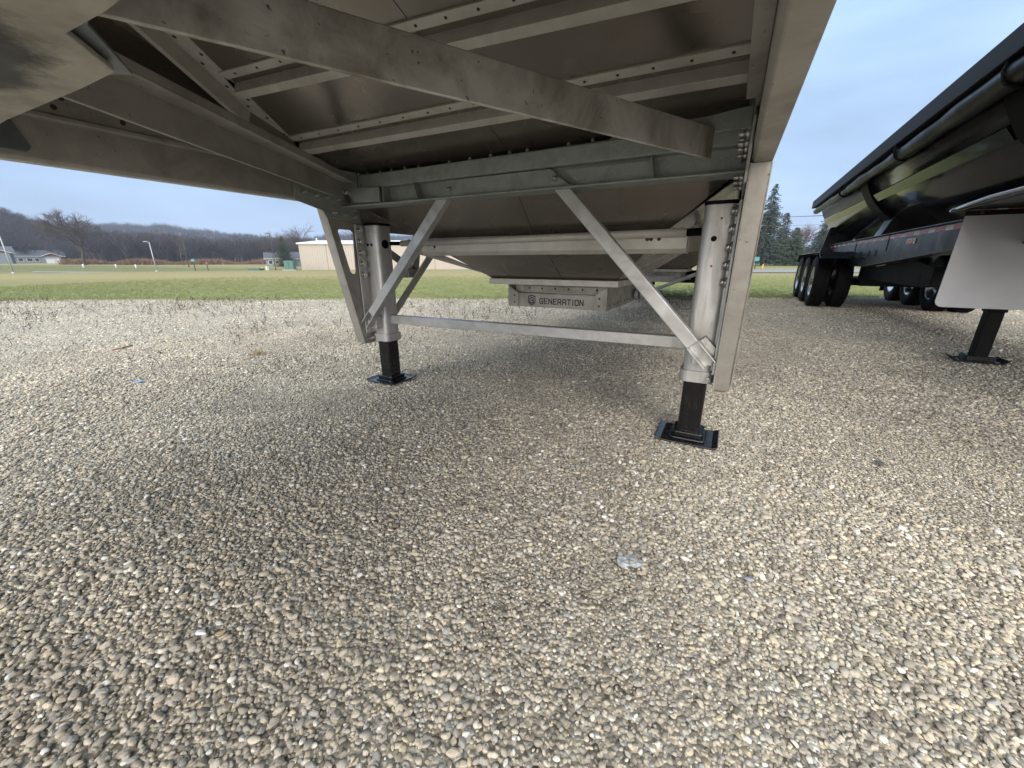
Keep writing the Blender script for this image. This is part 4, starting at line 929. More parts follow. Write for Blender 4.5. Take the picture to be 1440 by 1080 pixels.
def bare_tree(seed, H, spread=0.62, levels=5, trunk=0.32, twigs=True, kids=(3, 4), lean=0.0, up=0.35):
    """returns (wood MB, twig MB): recursive limbs as tapered tubes, then sprays of hair-thin twigs"""
    r = random.Random(seed); wood, tw = MB(), MB()
    def grow(p, d, L, rad_, lv):
        segs = 3 if lv < 2 else 2; q = p; dd = d
        for i in range(segs):
            dd = (dd + Vector((r.gauss(0, .13), r.gauss(0, .13), r.gauss(0, .06)))).normalized(); q2 = q + dd * L / segs
            r1 = rad_ * (1 - 0.35 * i / segs); r2 = rad_ * (1 - 0.35 * (i + 1) / segs)
            (wood if lv <= 1 else tw).tube(q, q2, max(r1, .012 * H / 15), 6 if lv < 2 else 3, max(r2, 0.010 * H / 15), caps=False); q = q2
            if lv >= 1 and lv < levels and i < segs - 1:
                branch(q, dd, L * 0.62, rad_ * 0.5, lv + 1)
        if lv < levels:
            for _ in range(r.choice(kids)): branch(q, dd, L * r.uniform(0.6, 0.82), rad_ * 0.58, lv + 1)
        elif twigs:
            for _ in range(4):
                e = (dd + Vector((r.gauss(0, .6), r.gauss(0, .6), r.gauss(0.1, .5)))).normalized(); a = q; b = q + e * L * r.uniform(0.5, 1.1)
                n_ = e.cross(Vector((r.gauss(0, 1), r.gauss(0, 1), r.gauss(0, 1)))).normalized() * 0.007 * H / 15
                tw.add([a - n_, a + n_, b], [(0, 1, 2)])
    def branch(q, d, L, rad_, lv):
        ax = Vector((r.gauss(0, 1), r.gauss(0, 1), r.gauss(0, .4))); ax = (ax - d * ax.dot(d)).normalized()
        nd = (d + ax * r.uniform(spread * .6, spread * 1.35) + Vector((0, 0, up * 0.3))).normalized(); grow(q, nd, L, rad_, lv)
    grow(Vector((0, 0, -0.3)), Vector((lean, 0, 1)).normalized(), H * 0.30, trunk, 0)
    return wood, tw
def tree_thing(name, label, x, y, H, seed, mtw=None, group=None, **k):
    T = thing(name, label, 'tree', (x, y, tz(x, y)), 0, group)
    wd, tw = bare_tree(seed, H, **k)
    top = max(p[2] for p in tw.v); f_ = H / top
    for m_ in (wd, tw): m_.v = [(a * f_, b * f_, c * f_) for a, b, c in m_.v]
    part('trunk', wd, M_BARK, T, local=True); part('crown', tw, mtw or M_TWIG, T, local=True); return T
def spruce(seed, H, R_, gap=0.25, bare=0.06, droop=0.35, dens=1.0):
    r = random.Random(seed); wd, cr = MB(), MB()
    wd.tube((0, 0, -0.3), (0, 0, H * 0.97), 0.018 * H, 8, 0.02)
    z = H * bare; lvl = 0
    while z < H * 0.985:
        f_ = (z / H); Rl = R_ * (1 - f_) ** 0.82 * r.uniform(0.72, 1.12) + 0.12
        n_ = max(5, int((9 if f_ < 0.7 else 6) * dens))
        for i in range(n_):
            if r.random() < gap * (0.35 + f_ * 0.6): continue
            a = 2 * math.pi * (i + r.random()) / n_; L = Rl * r.uniform(0.65, 1.15); dz = -droop * L * r.uniform(0.5, 1.2)
            d = Vector((math.cos(a), math.sin(a), 0)); s_ = Vector((-math.sin(a), math.cos(a), 0))
            P0 = Vector((0, 0, z)); segs = max(2, int(L / 0.45))
            for j in range(segs):
                t = (j + 0.6) / segs; c = P0 + d * L * t + Vector((0, 0, dz * t * t + 0.10 * L * t * (1 - t)))
                wq = 0.34 * (1.15 - t) * L ** 0.5 + 0.14
                for _ in range(5):
                    e = (d * r.uniform(0.3, 1.1) + s_ * r.uniform(-1, 1) + Vector((0, 0, r.uniform(-0.75, 0.25)))).normalized() * wq * r.uniform(0.7, 1.4)
                    n2 = e.cross(Vector((r.gauss(0, 1), r.gauss(0, 1), r.gauss(0, 1)))).normalized() * 0.075
                    b = c + Vector((r.gauss(0, .1), r.gauss(0, .1), r.gauss(0, .06)))
                    cr.add([b - n2, b + n2, b + e * 0.7 + n2 * 0.8, b + e], [(0, 1, 2, 3)])
            wd.tube(P0, P0 + d * L + Vector((0, 0, dz)), 0.03, 3, 0.008, caps=False)
        z += (0.36 + 0.15 * r.random()) * (1.25 - 0.6 * f_); lvl += 1
    return wd, cr
def spruce_thing(name, label, px, r_, H, R_, seed, m_=None, group=None, **k):
    x, y, mp_ = far(px, r_); T = thing(name, label, 'tree', (x, y, tz(x, y)), 0, group); wd, cr = spruce(seed, H, R_, **k)
    part('trunk', wd, M_BARK, T, local=True); part('crown', cr, m_ or M_SPR, T, local=True); return T

# right side: spruces, bare tree, pine beyond the road
GR = 'evergreens beyond the road'
spruce_thing('spruce_tree', 'tallest spruce with an open ragged top, first beyond the road', 1071, 118, 18.6, 6.0, 3, group=GR, gap=0.22, dens=1.3)
spruce_thing('spruce_tree', 'shorter spruce with a thin spire top, second along from the tallest one', 1094, 128, 13.0, 5.2, 8, group=GR, gap=0.2, dens=1.3)
spruce_thing('pine_tree', 'dense rounded green pine standing low in front of the thin-topped spruce', 1112, 118, 8.6, 5.4, 12, M_PINE, GR, gap=0.05, droop=0.05, bare=0.02, dens=1.7)
spruce_thing('spruce_tree', 'broad dark spruce just left of the black trailer tub', 1152, 128, 12.2, 6.5, 21, group=GR, gap=0.15, dens=1.3)
spruce_thing('spruce_tree', 'small dark spruce mostly hidden behind the right landing leg', 1040, 125, 11.5, 5.0, 31, group=GR, gap=0.15)
x, y, _ = far(1130, 135); tree_thing('bare_tree', 'reddish leafless tree between the pine and the broad spruce', x, y, 11.5, 17, M_TWIGR, spread=0.5, trunk=0.16)
for i, (px, r_, H_) in enumerate(((1215, 150, 11), (1262, 140, 9))):
    spruce_thing('spruce_tree', ('dark spruce glimpsed under the black tub, above the frame rail', 'low dark spruce seen through the gap under the black frame')[i], px, r_, H_, 4.0, 40 + i, group=GR, gap=0.1)

# left: the great bare tree by the houses and others
x, y, _ = far(119, 180); tree_thing('bare_tree', 'great spreading leafless tree beside the grey ranch house', x, y, 16.5, 26, spread=0.7, trunk=0.42, levels=5, kids=(3, 4), up=0.15)
x, y, _ = far(258, 165); tree_thing('bare_tree', 'small leafless tree behind the leaning lamp post', x, y, 9.5, 29, spread=0.5, trunk=0.14, levels=4)
x, y, _ = far(440, 125); tree_thing('bare_tree', 'leafless tree rising over the left end of the beige shed roof', x, y, 13.0, 37, spread=0.7, trunk=0.22, levels=5, kids=(3, 3))
x, y, _ = far(510, 128); tree_thing('bare_tree', 'leafless tree over the beige shed, seen through the wing plate hole', x, y, 13.5, 41, spread=0.7, trunk=0.22, levels=5, kids=(3, 3))
x, y, _ = far(388, 155); tree_thing('bare_tree', 'dark leafless tree left of the green evergreen clump', x, y, 11.5, 43, spread=0.6, trunk=0.25, levels=5, kids=(3, 3))
spruce_thing('pine_tree', 'grey-green evergreen beside the small white-roofed outbuilding', 401, 150, 9.5, 4.0, 55, M_PINE, gap=0.1, bare=0.02, dens=1.3, droop=0.1)

# woods: far ridge and near belt, thousands of trees as one mass each
def wood_variant(seed, H, tw=True):
    wd, t2 = bare_tree(seed, H, spread=0.42, levels=3, trunk=0.20, kids=(3, 3), up=0.5)
    top = max(p[2] for p in t2.v); m_ = MB()
    for q in (wd, t2):
        m_.add([(a * H / top, b * H / top, c * H / top) for a, b, c in q.v], q.f)
    r = random.Random(seed + 5)
    for _ in range(150):      # fine twig haze of the crown
        a = r.uniform(0, 6.283); zz = r.uniform(0.25, 1.0); rr_ = H * 0.24 * math.sqrt(r.random()) * math.sin(min(1, max(.25, zz)) * 2.6)
        p = Vector((rr_ * math.cos(a), rr_ * math.sin(a), zz * H)); e = Vector((r.gauss(0, .5), r.gauss(0, .5), 1.0)).normalized() * H * 0.10
        n_ = e.cross(Vector((r.gauss(0, 1), r.gauss(0, 1), 0.1))).normalized() * 0.05
        m_.add([p - n_, p + n_, p + e], [(0, 1, 2)])
    return m_.mesh('far_tree', M_WOODFAR)
WV = [wood_variant(i, 13) for i in range(6)]
def lerp_tab(tab, v):
    for (a, b), (c, d) in zip(tab, tab[1:]):
        if a <= v <= c: return b + (d - b) * (v - a) / (c - a)
    return tab[0][1] if v < tab[0][0] else tab[-1][1]
# terrain hills: height profiles by photo column of the ridge line
M_HILL = mat('leaf_litter_hill', (0.060, 0.052, 0.050), 0.95, 0, var=(0.09, 0.078, 0.07), vscale=0.02, vamt=0.9)
NEARH = [(-900, 26), (-300, 34), (0, 21), (40, 15), (80, 9), (110, 5), (150, 3), (260, 2), (2000, 2)]     # crest height (m) of the near spur at range 420
FARH = [(-900, 36), (0, 38), (90, 41), (140, 45), (240, 43), (330, 37), (420, 29), (520, 44), (700, 36), (900, 26), (1300, 22), (1700, 18), (2600, 16)]
def hill(name, tab, r0, r1, r2, k_px=20):
    mb = MB(); cols = []
    pxs = list(range(-700, 2700, k_px)); rows = 9
    for px in pxs:
        a, _ = az(px); crest = lerp_tab(tab, px); crest *= 1 + 0.05 * math.sin(px * 0.031) + 0.03 * math.sin(px * 0.11)
        for j in range(rows):
            t = j / (rows - 1); r_ = r0 + (r2 - r0) * t; u = (r_ - r0) / (r1 - r0)
            z = (2.5 + crest * sstep(0, 1, u)) if r_ <= r1 else 2.5 + crest * (1 - 0.6 * sstep(0, 1, (r_ - r1) / (r2 - r1)))
            if j == 0: z = -2
            cols.append((r_ * math.sin(a), r_ * math.cos(a), z))
    n_ = len(pxs); mb.add(cols, [(i * rows + j, (i + 1) * rows + j, (i + 1) * rows + j + 1, i * rows + j + 1) for i in range(n_ - 1) for j in range(rows - 1)], True)
    return struct(name, mb, M_HILL)
hill('hillside', NEARH, 300, 430, 620); hill('ridge', FARH, 560, 900, 1300)
def wood(name, n, rng, pxr, zf, hs, dens_w=None):
    P, R3, S3, I = [], [], [], []; r = random.Random(n)
    while len(P) < n:
        px = r.uniform(*pxr); a, _ = az(px); r_ = r.uniform(*rng); z = zf(px, r_)
        if z is None: continue
        s_ = hs / 13 * r.uniform(0.7, 1.2)
        P.append((r_ * math.sin(a), r_ * math.cos(a), z)); R3.append((0, 0, r.uniform(0, 6.28))); S3.append((s_ * r.uniform(.9, 1.3), s_ * r.uniform(.9, 1.3), s_)); I.append(r.randrange(6))
    return inst_object(name, WV, P, R3, S3, I)
def hz(tab, r0, r1, r2):
    def f_(px, r_):
        crest = lerp_tab(tab, px) * (1 + 0.05 * math.sin(px * 0.031) + 0.03 * math.sin(px * 0.11)); u = (r_ - r0) / (r1 - r0)
        return 2.0 + (crest * sstep(0, 1, u) if r_ <= r1 else crest * (1 - 0.6 * sstep(0, 1, (r_ - r1) / (r2 - r1))))
    return f_
wood('far_wood', 5200, (600, 930), (-60, 720), hz(FARH, 560, 900, 1300), 12)
wood('far_wood', 1900, (310, 440), (-60, 260), hz(NEARH, 300, 430, 620), 12.5)
wood('wood_belt', 1200, (232, 312), (-60, 720), lambda px, r_: (tz(*far(px, r_)[:2]) - 0.3) if px > 128 or r_ > 292 else None, 11.5)
wood('wood_belt', 420, (230, 320), (880, 1800), lambda px, r_: tz(*far(px, r_)[:2]) - 0.3, 10)

# brown brush strip in front of the wood belt
def brush_mesh(seed):
    r = random.Random(seed); m_ = MB()
    for _ in range(60):
        a = r.uniform(0, 6.28); p = Vector((r.gauss(0, .5), r.gauss(0, .5), 0)); e = Vector((r.gauss(0, .4), r.gauss(0, .4), 1)).normalized() * r.uniform(0.5, 1.3)
        n_ = e.cross(Vector((math.cos(a), math.sin(a), 0))).normalized() * 0.04; m_.add([p - n_, p + n_, p + e], [(0, 1, 2)])
    return m_.mesh('brush', M_BRUSH)
BV = [brush_mesh(i) for i in range(4)]
P, R3, S3, I = [], [], [], []; r = random.Random(2)
while len(P) < 5200:
    px = r.uniform(100, 700); r_ = r.uniform(178, 232); x, y, _ = far(px, r_)
    if px < 170 and r_ < 200: continue
    P.append((x, y, tz(x, y) - 0.05)); R3.append((0, 0, r.uniform(0, 6))); s_ = r.uniform(.7, 1.5) * (1 + 0.4 * math.sin(px * .07)); S3.append((s_ * 1.6, s_ * 1.6, s_)); I.append(r.randrange(4))
inst_object('brush', BV, P, R3, S3, I)

# grass tufts on the lawn near the lot
def tuft(seed):
    r = random.Random(seed); m_ = MB()
    for _ in range(16):
        a = r.uniform(0, 6.28); p = Vector((r.gauss(0, .03), r.gauss(0, .03), 0)); e = Vector((r.gauss(0, .5), r.gauss(0, .5), 1)).normalized() * r.uniform(0.03, 0.08)
        n_ = e.cross(Vector((math.cos(a), math.sin(a), 0.1))).normalized() * 0.0035; m_.add([p - n_, p + n_, p + e], [(0, 1, 2)])
    return m_.mesh('tuft', M_BLADE)
TV = [tuft(i) for i in range(6)]
P, R3, S3, I = [], [], [], []
while len(P) < 30000:
    t = r.uniform(-30, 22); s_ = abs(r.gauss(0, 1)) * 8.0 if r.random() < 0.72 else r.gauss(0.1, .28)
    q = ED0 + EDD * t + EDN * (s_ + 0.12 * math.sin(t * 0.9) - 0.05)
    P.append((q.x, q.y, tz(q.x, q.y) - 0.03)); R3.append((0, 0, r.uniform(0, 6))); k_ = r.uniform(.7, 1.5); S3.append((k_, k_, k_)); I.append(r.randrange(6))
inst_object('grass', TV, P, R3, S3, I)

# dead weed stalks standing in the gravel at left
def weed(seed, H_=0.10):   # dry stem with a few curled leaves
    r = random.Random(seed); m_ = MB(); p = Vector((0, 0, -0.005)); d = Vector((r.gauss(0, .25), r.gauss(0, .25), 1)).normalized()
    for k_ in range(3): q = p + d * H_ / 3; m_.tube(p, q, 0.0022, 3, caps=False); d = (d + Vector((r.gauss(0, .3), r.gauss(0, .3), 0))).normalized(); p = q
    for _ in range(5):
        c = Vector((0, 0, H_ * r.uniform(.3, 1))) + Vector((r.gauss(0, .012), r.gauss(0, .012), 0)); e = Vector((r.gauss(0, 1), r.gauss(0, 1), r.gauss(.3, .5))).normalized() * 0.018
        n_ = e.cross(Vector((0, 0, 1))).normalized() * 0.008; m_.add([c - n_, c + n_, c + e], [(0, 1, 2)])
    return m_.mesh('weed', M_STALK)
WD = [weed(i, 0.045 + 0.012 * i) for i in range(6)]
P, R3, S3, I = [], [], [], []
while len(P) < 2200:
    t = r.uniform(-26, -2); s_ = -abs(r.gauss(0, 1)) * 3.4 - 0.05; q = ED0 + EDD * t + EDN * s_
    if (q.x > -2.8 and q.y < 7) or q.x > -0.6: continue
    if math.sin(q.x * 1.1) + math.sin(q.y * 1.7 + q.x * .6) < 0.2 and r.random() < 0.7: continue
    P.append((q.x, q.y, 0.004)); R3.append((0, 0, r.uniform(0, 6))); k_ = r.uniform(.5, 1.4); S3.append((k_, k_, k_)); I.append(r.randrange(6))
inst_object('weeds', WD, P, R3, S3, I)

# ================================================================== road, buildings, street furniture
M_ROAD = mat('pale_asphalt', (0.24, 0.24, 0.25), 0.8, 0, var=(0.18, 0.18, 0.19), vscale=2, vamt=0.5)
M_CREAM = mat('edge_line_white', (0.7, 0.7, 0.68), 0.7)
def ribbon(name, pts_px, r_in, r_out, m_, lift=0.02):
    mb = MB(); vs = []
    for px in pts_px:
        a, k_ = az(px)
        for r_ in (r_in(px), r_out(px)): x, y = r_ * math.sin(a), r_ * math.cos(a); vs.append((x, y, tz(x, y) + lift))
    n_ = len(pts_px); mb.add(vs, [(2 * i, 2 * i + 1, 2 * i + 3, 2 * i + 2) for i in range(n_ - 1)]); return struct(name, mb, m_)
dep = lambda d: (lambda px: d / az(px)[1])       # constant depth from the camera's image plane
ribbon('road', list(range(760, 2300, 20)), dep(33.0), dep(45), M_ROAD, 0.03)
ribbon('road_edge_line', list(range(760, 2300, 20)), dep(33.5), dep(33.65), M_CREAM, 0.036)
ribbon('road_edge_line', list(range(760, 2300, 20)), dep(44.2), dep(44.35), M_CREAM, 0.036)
ribbon('path', list(range(40, 250, 10)), dep(74.0), dep(80.0), M_ROAD, 0.03)

M_TAN = mat('tan_metal_siding', (0.41, 0.365, 0.325), 0.5, 0.1, var=(0.36, 0.32, 0.285), vscale=1, vamt=0.5)
M_TRIM = mat('white_trim', (0.72, 0.72, 0.70), 0.5); M_ROOFG = mat('grey_shingles', (0.10, 0.11, 0.13), 0.85, 0, var=(0.07, 0.075, 0.09), vscale=3, vamt=0.6)
M_SIDG = mat('blue_grey_siding', (0.22, 0.25, 0.30), 0.7); M_WIN = mat('dark_window_glass', (0.03, 0.035, 0.045), 0.08, 0, coat=0.5)
M_BRICK = mat('red_gable', (0.16, 0.06, 0.045), 0.8); M_DOORW = mat('white_garage_door', (0.70, 0.71, 0.72), 0.5)
# beige shed, facing the camera plane
aR = Vector((_R.x, _R.y, 0)); aF = Vector((-math.sin(_ya), math.cos(_ya), 0))
def frame_at(px, depth):
    a, k_ = az(px); r_ = depth / k_; return Vector((r_ * math.sin(a), r_ * math.cos(a), 0))
A0 = frame_at(423, 74.6); A1 = frame_at(690, 74.6); zg = tz(A0.x, A0.y) + 0.0
SH = thing('beige_shed', 'long beige metal shed with white eave trim across the lawn', 'building', (A0.x, A0.y, zg), -0.0)
SH.rotation_euler = (0, 0, math.atan2(aR.y, aR.x)); Wd = (A1 - A0).length; Hh = 4.85
part('wall', MB().box(0, Wd, 0, 18, -0.6, Hh), M_TAN, SH, local=True)
x_ = 0.15; panels = MB()
while x_ < Wd: panels.box(x_, x_ + 0.09, -0.045, -0.002, -0.6, Hh - 0.12); x_ += 0.46
pn = part('siding_rib', panels, M_TAN, SH, local=True); pn['kind'] = 'stuff'
for x_ in (5.2, 16.0, 26.0): part('panel_joint', MB().box(x_, x_ + 0.07, -0.05, -0.003, -0.6, Hh - 0.1), mat('dark_joint', (0.12, 0.10, 0.09), 0.7), SH, local=True)
part('eave_trim', MB().box(-0.25, Wd + 0.2, -0.28, -0.05, Hh - 0.12, Hh + 0.13), M_TRIM, SH, local=True)
part('roof', MB().prism([(-0.3, Hh + 0.13), (9, Hh + 1.0), (18.3, Hh + 0.13), (18.3, Hh), (-0.1, Hh)], 'x', -0.3, Wd + 0.3), M_TRIM, SH, local=True)
part('vent_pipe', MB().tube((3.2, 1.0, Hh + 0.1), (3.2, 1.0, Hh + 1.0), 0.12, 10), M_TRIM, SH, local=True)
part('wall_box', MB().box(11.2, 11.7, -0.2, -0.03, 3.0, 3.3), M_BLK2, SH, local=True)

def house(px, depth, w_, d_, h_, label, garage=None, gable_front=None, wins=()):
    P0 = frame_at(px, depth); z0 = tz(P0.x, P0.y); Hs = thing('house', label, 'house', (P0.x, P0.y, z0)); Hs.rotation_euler = (0, 0, -az(px + 30)[0])
    part('wall', MB().box(0, w_, 0, d_, -0.5, h_), M_SIDG, Hs, local=True)
    rf = part('roof', MB().prism([(-0.5, h_ - 0.1), (d_ / 2, h_ + d_ * 0.30), (d_ + 0.5, h_ - 0.1), (d_ + 0.5, h_ + 0.08), (d_ / 2, h_ + d_ * 0.30 + 0.2), (-0.5, h_ + 0.08)], 'x', -0.5, w_ + 0.5), M_ROOFG, Hs, local=True)
    part('gutter', MB().box(-0.5, w_ + 0.5, -0.66, -0.51, h_ - 0.1, h_ + 0.04), M_TRIM, rf, local=True)
    for x0, x1, z0_, z1_ in wins:
        wn = part('window', MB().box(x0 - 0.12, x1 + 0.12, -0.10, -0.002, z0_ - 0.12, z1_ + 0.12), M_TRIM, Hs, local=True); part('pane', MB().box(x0, x1, -0.12, -0.101, z0_, z1_), M_WIN, wn, local=True)
    if gable_front:
        g0, g1, proj = gable_front; gw = g1 - g0
        part('garage_wing', MB().box(g0, g1, -proj, -0.01, -0.5, h_), M_SIDG, Hs, local=True)
        gb = part('gable', MB().prism([(g0 + 0.2, h_), (g1 - 0.2, h_), ((g0 + g1) / 2, h_ + gw * 0.2)], 'y', -proj - 0.02, -proj + 0.1), M_BRICK, Hs, local=True)
        part('gable_roof', MB().prism([(g0 - 0.5, h_ - 0.05), ((g0 + g1) / 2, h_ + gw * 0.24), (g1 + 0.5, h_ - 0.05), (g1 + 0.5, h_ + 0.15), ((g0 + g1) / 2, h_ + gw * 0.24 + 0.2), (g0 - 0.5, h_ + 0.15)], 'y', -proj - 0.5, d_ / 2), M_ROOFG, Hs, local=True)
        part('gable_trim', MB().prism([(g0 - 0.5, h_ - 0.05), ((g0 + g1) / 2, h_ + gw * 0.24), (g1 + 0.5, h_ - 0.05), (g1 + 0.5, h_ + 0.15), ((g0 + g1) / 2, h_ + gw * 0.24 + 0.2), (g0 - 0.5, h_ + 0.15)], 'y', -proj - 0.58, -proj - 0.505), M_TRIM, Hs, local=True)
        if garage:
            gd = part('garage_door', MB().box(g0 + 0.7, g1 - 0.7, -proj - 0.08, -proj - 0.022, -0.1, 2.35), M_DOORW, Hs, local=True)
            for i in range(6): xx = g0 + 1.0 + i * (gw - 2.0) / 6; part('pane', MB().box(xx, xx + (gw - 2) / 6 - 0.25, -proj - 0.095, -proj - 0.082, 1.85, 2.15), M_WIN, gd, local=True)
    return Hs
house(17, 175, 16.5, 9.0, 3.1, 'grey-roofed ranch house with a white garage door under a red gable', True, (9.6, 15.2, 2.2), ((2.0, 3.4, .9, 2.2), (4.6, 6.2, .9, 2.2), (7.0, 8.2, .9, 2.2)))
house(-60, 150, 14.5, 8.5, 4.2, 'taller blue-grey gabled house cut off by the left edge of the photo', False, (8.5, 13.5, 2.5), ((3, 4.4, .9, 2.2), (6, 7.4, .9, 2.2)))
house(374, 125, 4.6, 6, 2.2, 'small distant outbuilding with a pale roof beside the evergreen', wins=((0.8, 1.8, .6, 1.6), (2.6, 3.6, .6, 1.6)))
house(411, 128, 5.5, 7, 2.2, 'low dark-roofed house peeking out left of the beige shed')

M_POLE = mat('galvanised_pole', (0.42, 0.43, 0.44), 0.5, 0.3); M_DPOLE = mat('dark_pole', (0.05, 0.05, 0.05), 0.6); M_WPOLE = mat('weathered_wood_pole', (0.13, 0.10, 0.08), 0.9)
def lamp(px, r_, H_, label, m_, arm=0.9, thick=0.10, dirn=-1, group=None):
    x, y, _ = far(px, r_); L_ = thing('lamp_post', label, 'lamp post', (x, y, tz(x, y)), math.atan2(aR.y, aR.x), group)
    part('pole', MB().tube((0, 0, -0.2), (0, 0, H_), thick, 10, thick * 0.6), m_, L_, local=True)
    part('base', MB().tube((0, 0, -0.2), (0, 0, 0.35), thick * 2.0, 12), m_, L_, local=True)
    part('arm', MB().tube((0, 0, H_ - 0.06), (dirn * arm, 0, H_ + 0.10), thick * 0.45, 8), m_, L_, local=True)
    part('lamp_head', MB().prism([(dirn * arm * 0.8, H_ + 0.04), (dirn * (arm + 0.6), H_ + 0.08), (dirn * (arm + 0.6), H_ + 0.17), (dirn * arm * 0.9, H_ + 0.20)], 'y', -0.16, 0.16), m_, L_, local=True); return L_
LG = 'street lamps along the far road'
lamp(217, 108, 5.7, 'pale leaning-looking street lamp standing alone in the middle of the lawn at left', M_POLE, 0.45, 0.11, -1, LG)
lamp(13, 110, 7.5, 'pale street lamp in front of the leftmost house', M_POLE, 0.3, 0.11, -1, LG)
lamp(264, 150, 7.4, 'dark street lamp with a curved head before the wood belt', M_DPOLE, 0.9, 0.10, -1, LG)
lamp(386, 100, 7.4, 'thin dark lamp post left of the green transformer box', M_DPOLE, 0.3, 0.08, -1, LG)
def sign(px, r_, H_, label, panel, m_, octagon=False):
    x, y, mp_ = far(px, r_); S_ = thing('road_sign', label, 'sign', (x, y, tz(x, y)), math.atan2(aR.y, aR.x))
    part('post', MB().box(-0.05, 0.05, -0.05, 0.05, -0.2, H_), M_DPOLE, S_, local=True)
    if octagon: pts = [(panel * math.cos(rad(22.5 + 45 * i)), H_ + panel * math.sin(rad(22.5 + 45 * i))) for i in range(8)]
    else: pts = [(-panel, H_ - panel * .75), (panel, H_ - panel * .75), (panel, H_ + panel * .75), (-panel, H_ + panel * .75)]
    part('panel', MB().prism(pts, 'y', -0.09, -0.051), m_, S_, local=True); return S_
M_TEAL = mat('teal_sign', (0.07, 0.27, 0.28), 0.5); M_STOPR = mat('sign_red', (0.32, 0.04, 0.06), 0.5)
sign(272, 88, 1.75, 'teal rectangular sign on a post left of the red sign', 0.28, M_TEAL)
sign(290, 90, 1.35, 'small red octagonal sign on a short post', 0.22, M_STOPR, True)
sign(1063, 62, 1.25, 'small teal sign on a post across the road at right', 0.34, M_TEAL)
x, y, _ = far(1074, 47 / az(1074)[1]); tagm(link('marker_post', MB().tube((0, 0, -0.1), (0, 0, 0.62), 0.05, 10).mesh('marker_post', mat('yellow_marker', (0.65, 0.5, 0.12), 0.6)), None, (x, y, tz(x, y))), 'small yellow marker post on the far side of the road', 'marker post')
M_BOXG = mat('transformer_green', (0.07, 0.16, 0.14), 0.5)
x, y, _ = far(407, 84); T = thing('transformer_box', 'green pad-mounted transformer box left of the beige shed', 'utility box', (x, y, tz(x, y)), math.atan2(aR.y, aR.x) + 0.25)
part('cabinet', MB().prism([(-0.75, 0), (0.75, 0), (0.75, 1.35), (0.55, 1.62), (-0.75, 1.62)], 'y', -0.9, 0.9), M_BOXG, T, 0.03, local=True); part('pad', MB().box(-1.1, 1.1, -1.2, 1.2, -0.3, 0.06), M_POLE, T, local=True)
part('door_seam', MB().box(-0.015, 0.015, -0.915, -0.901, 0.1, 1.5), M_BLK2, T, local=True)
x, y, _ = far(357, 92); T = thing('utility_cover', 'low dark green utility vault in the grass', 'utility box', (x, y, tz(x, y)), math.atan2(aR.y, aR.x))
part('lid', MB().box(-1.4, 1.3, -0.8, 0.8, 0.28, 0.42), M_BOXG, T, 0.02, local=True); part('body', MB().box(-0.95, 1.2, -0.7, 0.7, -0.3, 0.28), M_BOXG, T, local=True)
for px, r_, s_, lb in ((374, 92, 0.62, 'larger white utility pedestal right of the green vault'), (367, 93, 0.42, 'smaller white utility pedestal right of the green vault')):
    x, y, _ = far(px, r_); T = thing('utility_pedestal', lb, 'utility box', (x, y, tz(x, y))); part('post', MB().box(-s_ / 3, s_ / 3, -s_ / 3, s_ / 3, -0.1, s_), M_WHITE, T, 0.02, local=True); part('cap', MB().box(-s_ / 2.6, s_ / 2.6, -s_ / 2.6, s_ / 2.6, s_, s_ + 0.1), M_WHITE, T, 0.02, local=True)
for px, r_, lb in ((115, 150, 'white marker post at the foot of the great bare tree'), (161, 148, 'white marker post on the mown lawn between bare tree and lamp'), (189, 146, 'white marker post nearest the pale lawn lamp')):
    x, y, _ = far(px, r_); tagm(link('marker_post', MB().tube((0, 0, -0.1), (0, 0, 0.9), 0.14, 10).mesh('marker_post', M_WHITE), None, (x, y, tz(x, y))), lb, 'marker post')
# utility poles and wires crossing the sky at right
def upole(x, y, H_, label):
    T = thing('utility_pole', label, 'utility pole', (x, y, 0), 0, 'utility poles on the road'); part('pole', MB().tube((0, 0, -0.3), (0, 0, H_), 0.15, 10, 0.10), M_WPOLE, T, local=True)
    part('crossarm', MB().bar((-1.0, -0.5, H_ - 0.5), (1.0, 0.5, H_ - 0.5), 0.1, 0.12), M_WPOLE, T, local=True); return T
pa = Vector((*far(985, 95)[:2], 0)); pb = Vector((*far(1290, 105)[:2], 0))
upole(pa.x, pa.y, 10.6, 'utility pole hidden behind the right landing leg, carrying the wires'); upole(pb.x, pb.y, 11.0, 'utility pole behind the black tub, carrying the wires')
for i, (o_, dz) in enumerate(((-0.9, 0), (0, 0.0), (0.9, 0), (0, -1.6))):   # i = 0 hangs nearest the camera
    m_ = MB(); prev = None
    for k_ in range(13):
        t = k_ / 12; p = pa.lerp(pb, t) + Vector((o_, o_ * .5, 10.2 + 0.3 * t + dz - 1.1 * 4 * t * (1 - t)))
        if prev is not None: m_.tube(prev, p, 0.022, 5, caps=False)
        prev = p
    tagm(link('power_line', m_.mesh('power_line', M_DPOLE)), ('uppermost thin dark wire in the sky behind the spruces', 'second thin wire from the top, behind the spruces', 'third thin wire from the top, behind the spruces', 'lowest wire, well below the other three, behind the spruces')[i], 'wire', 'wires behind the spruces')

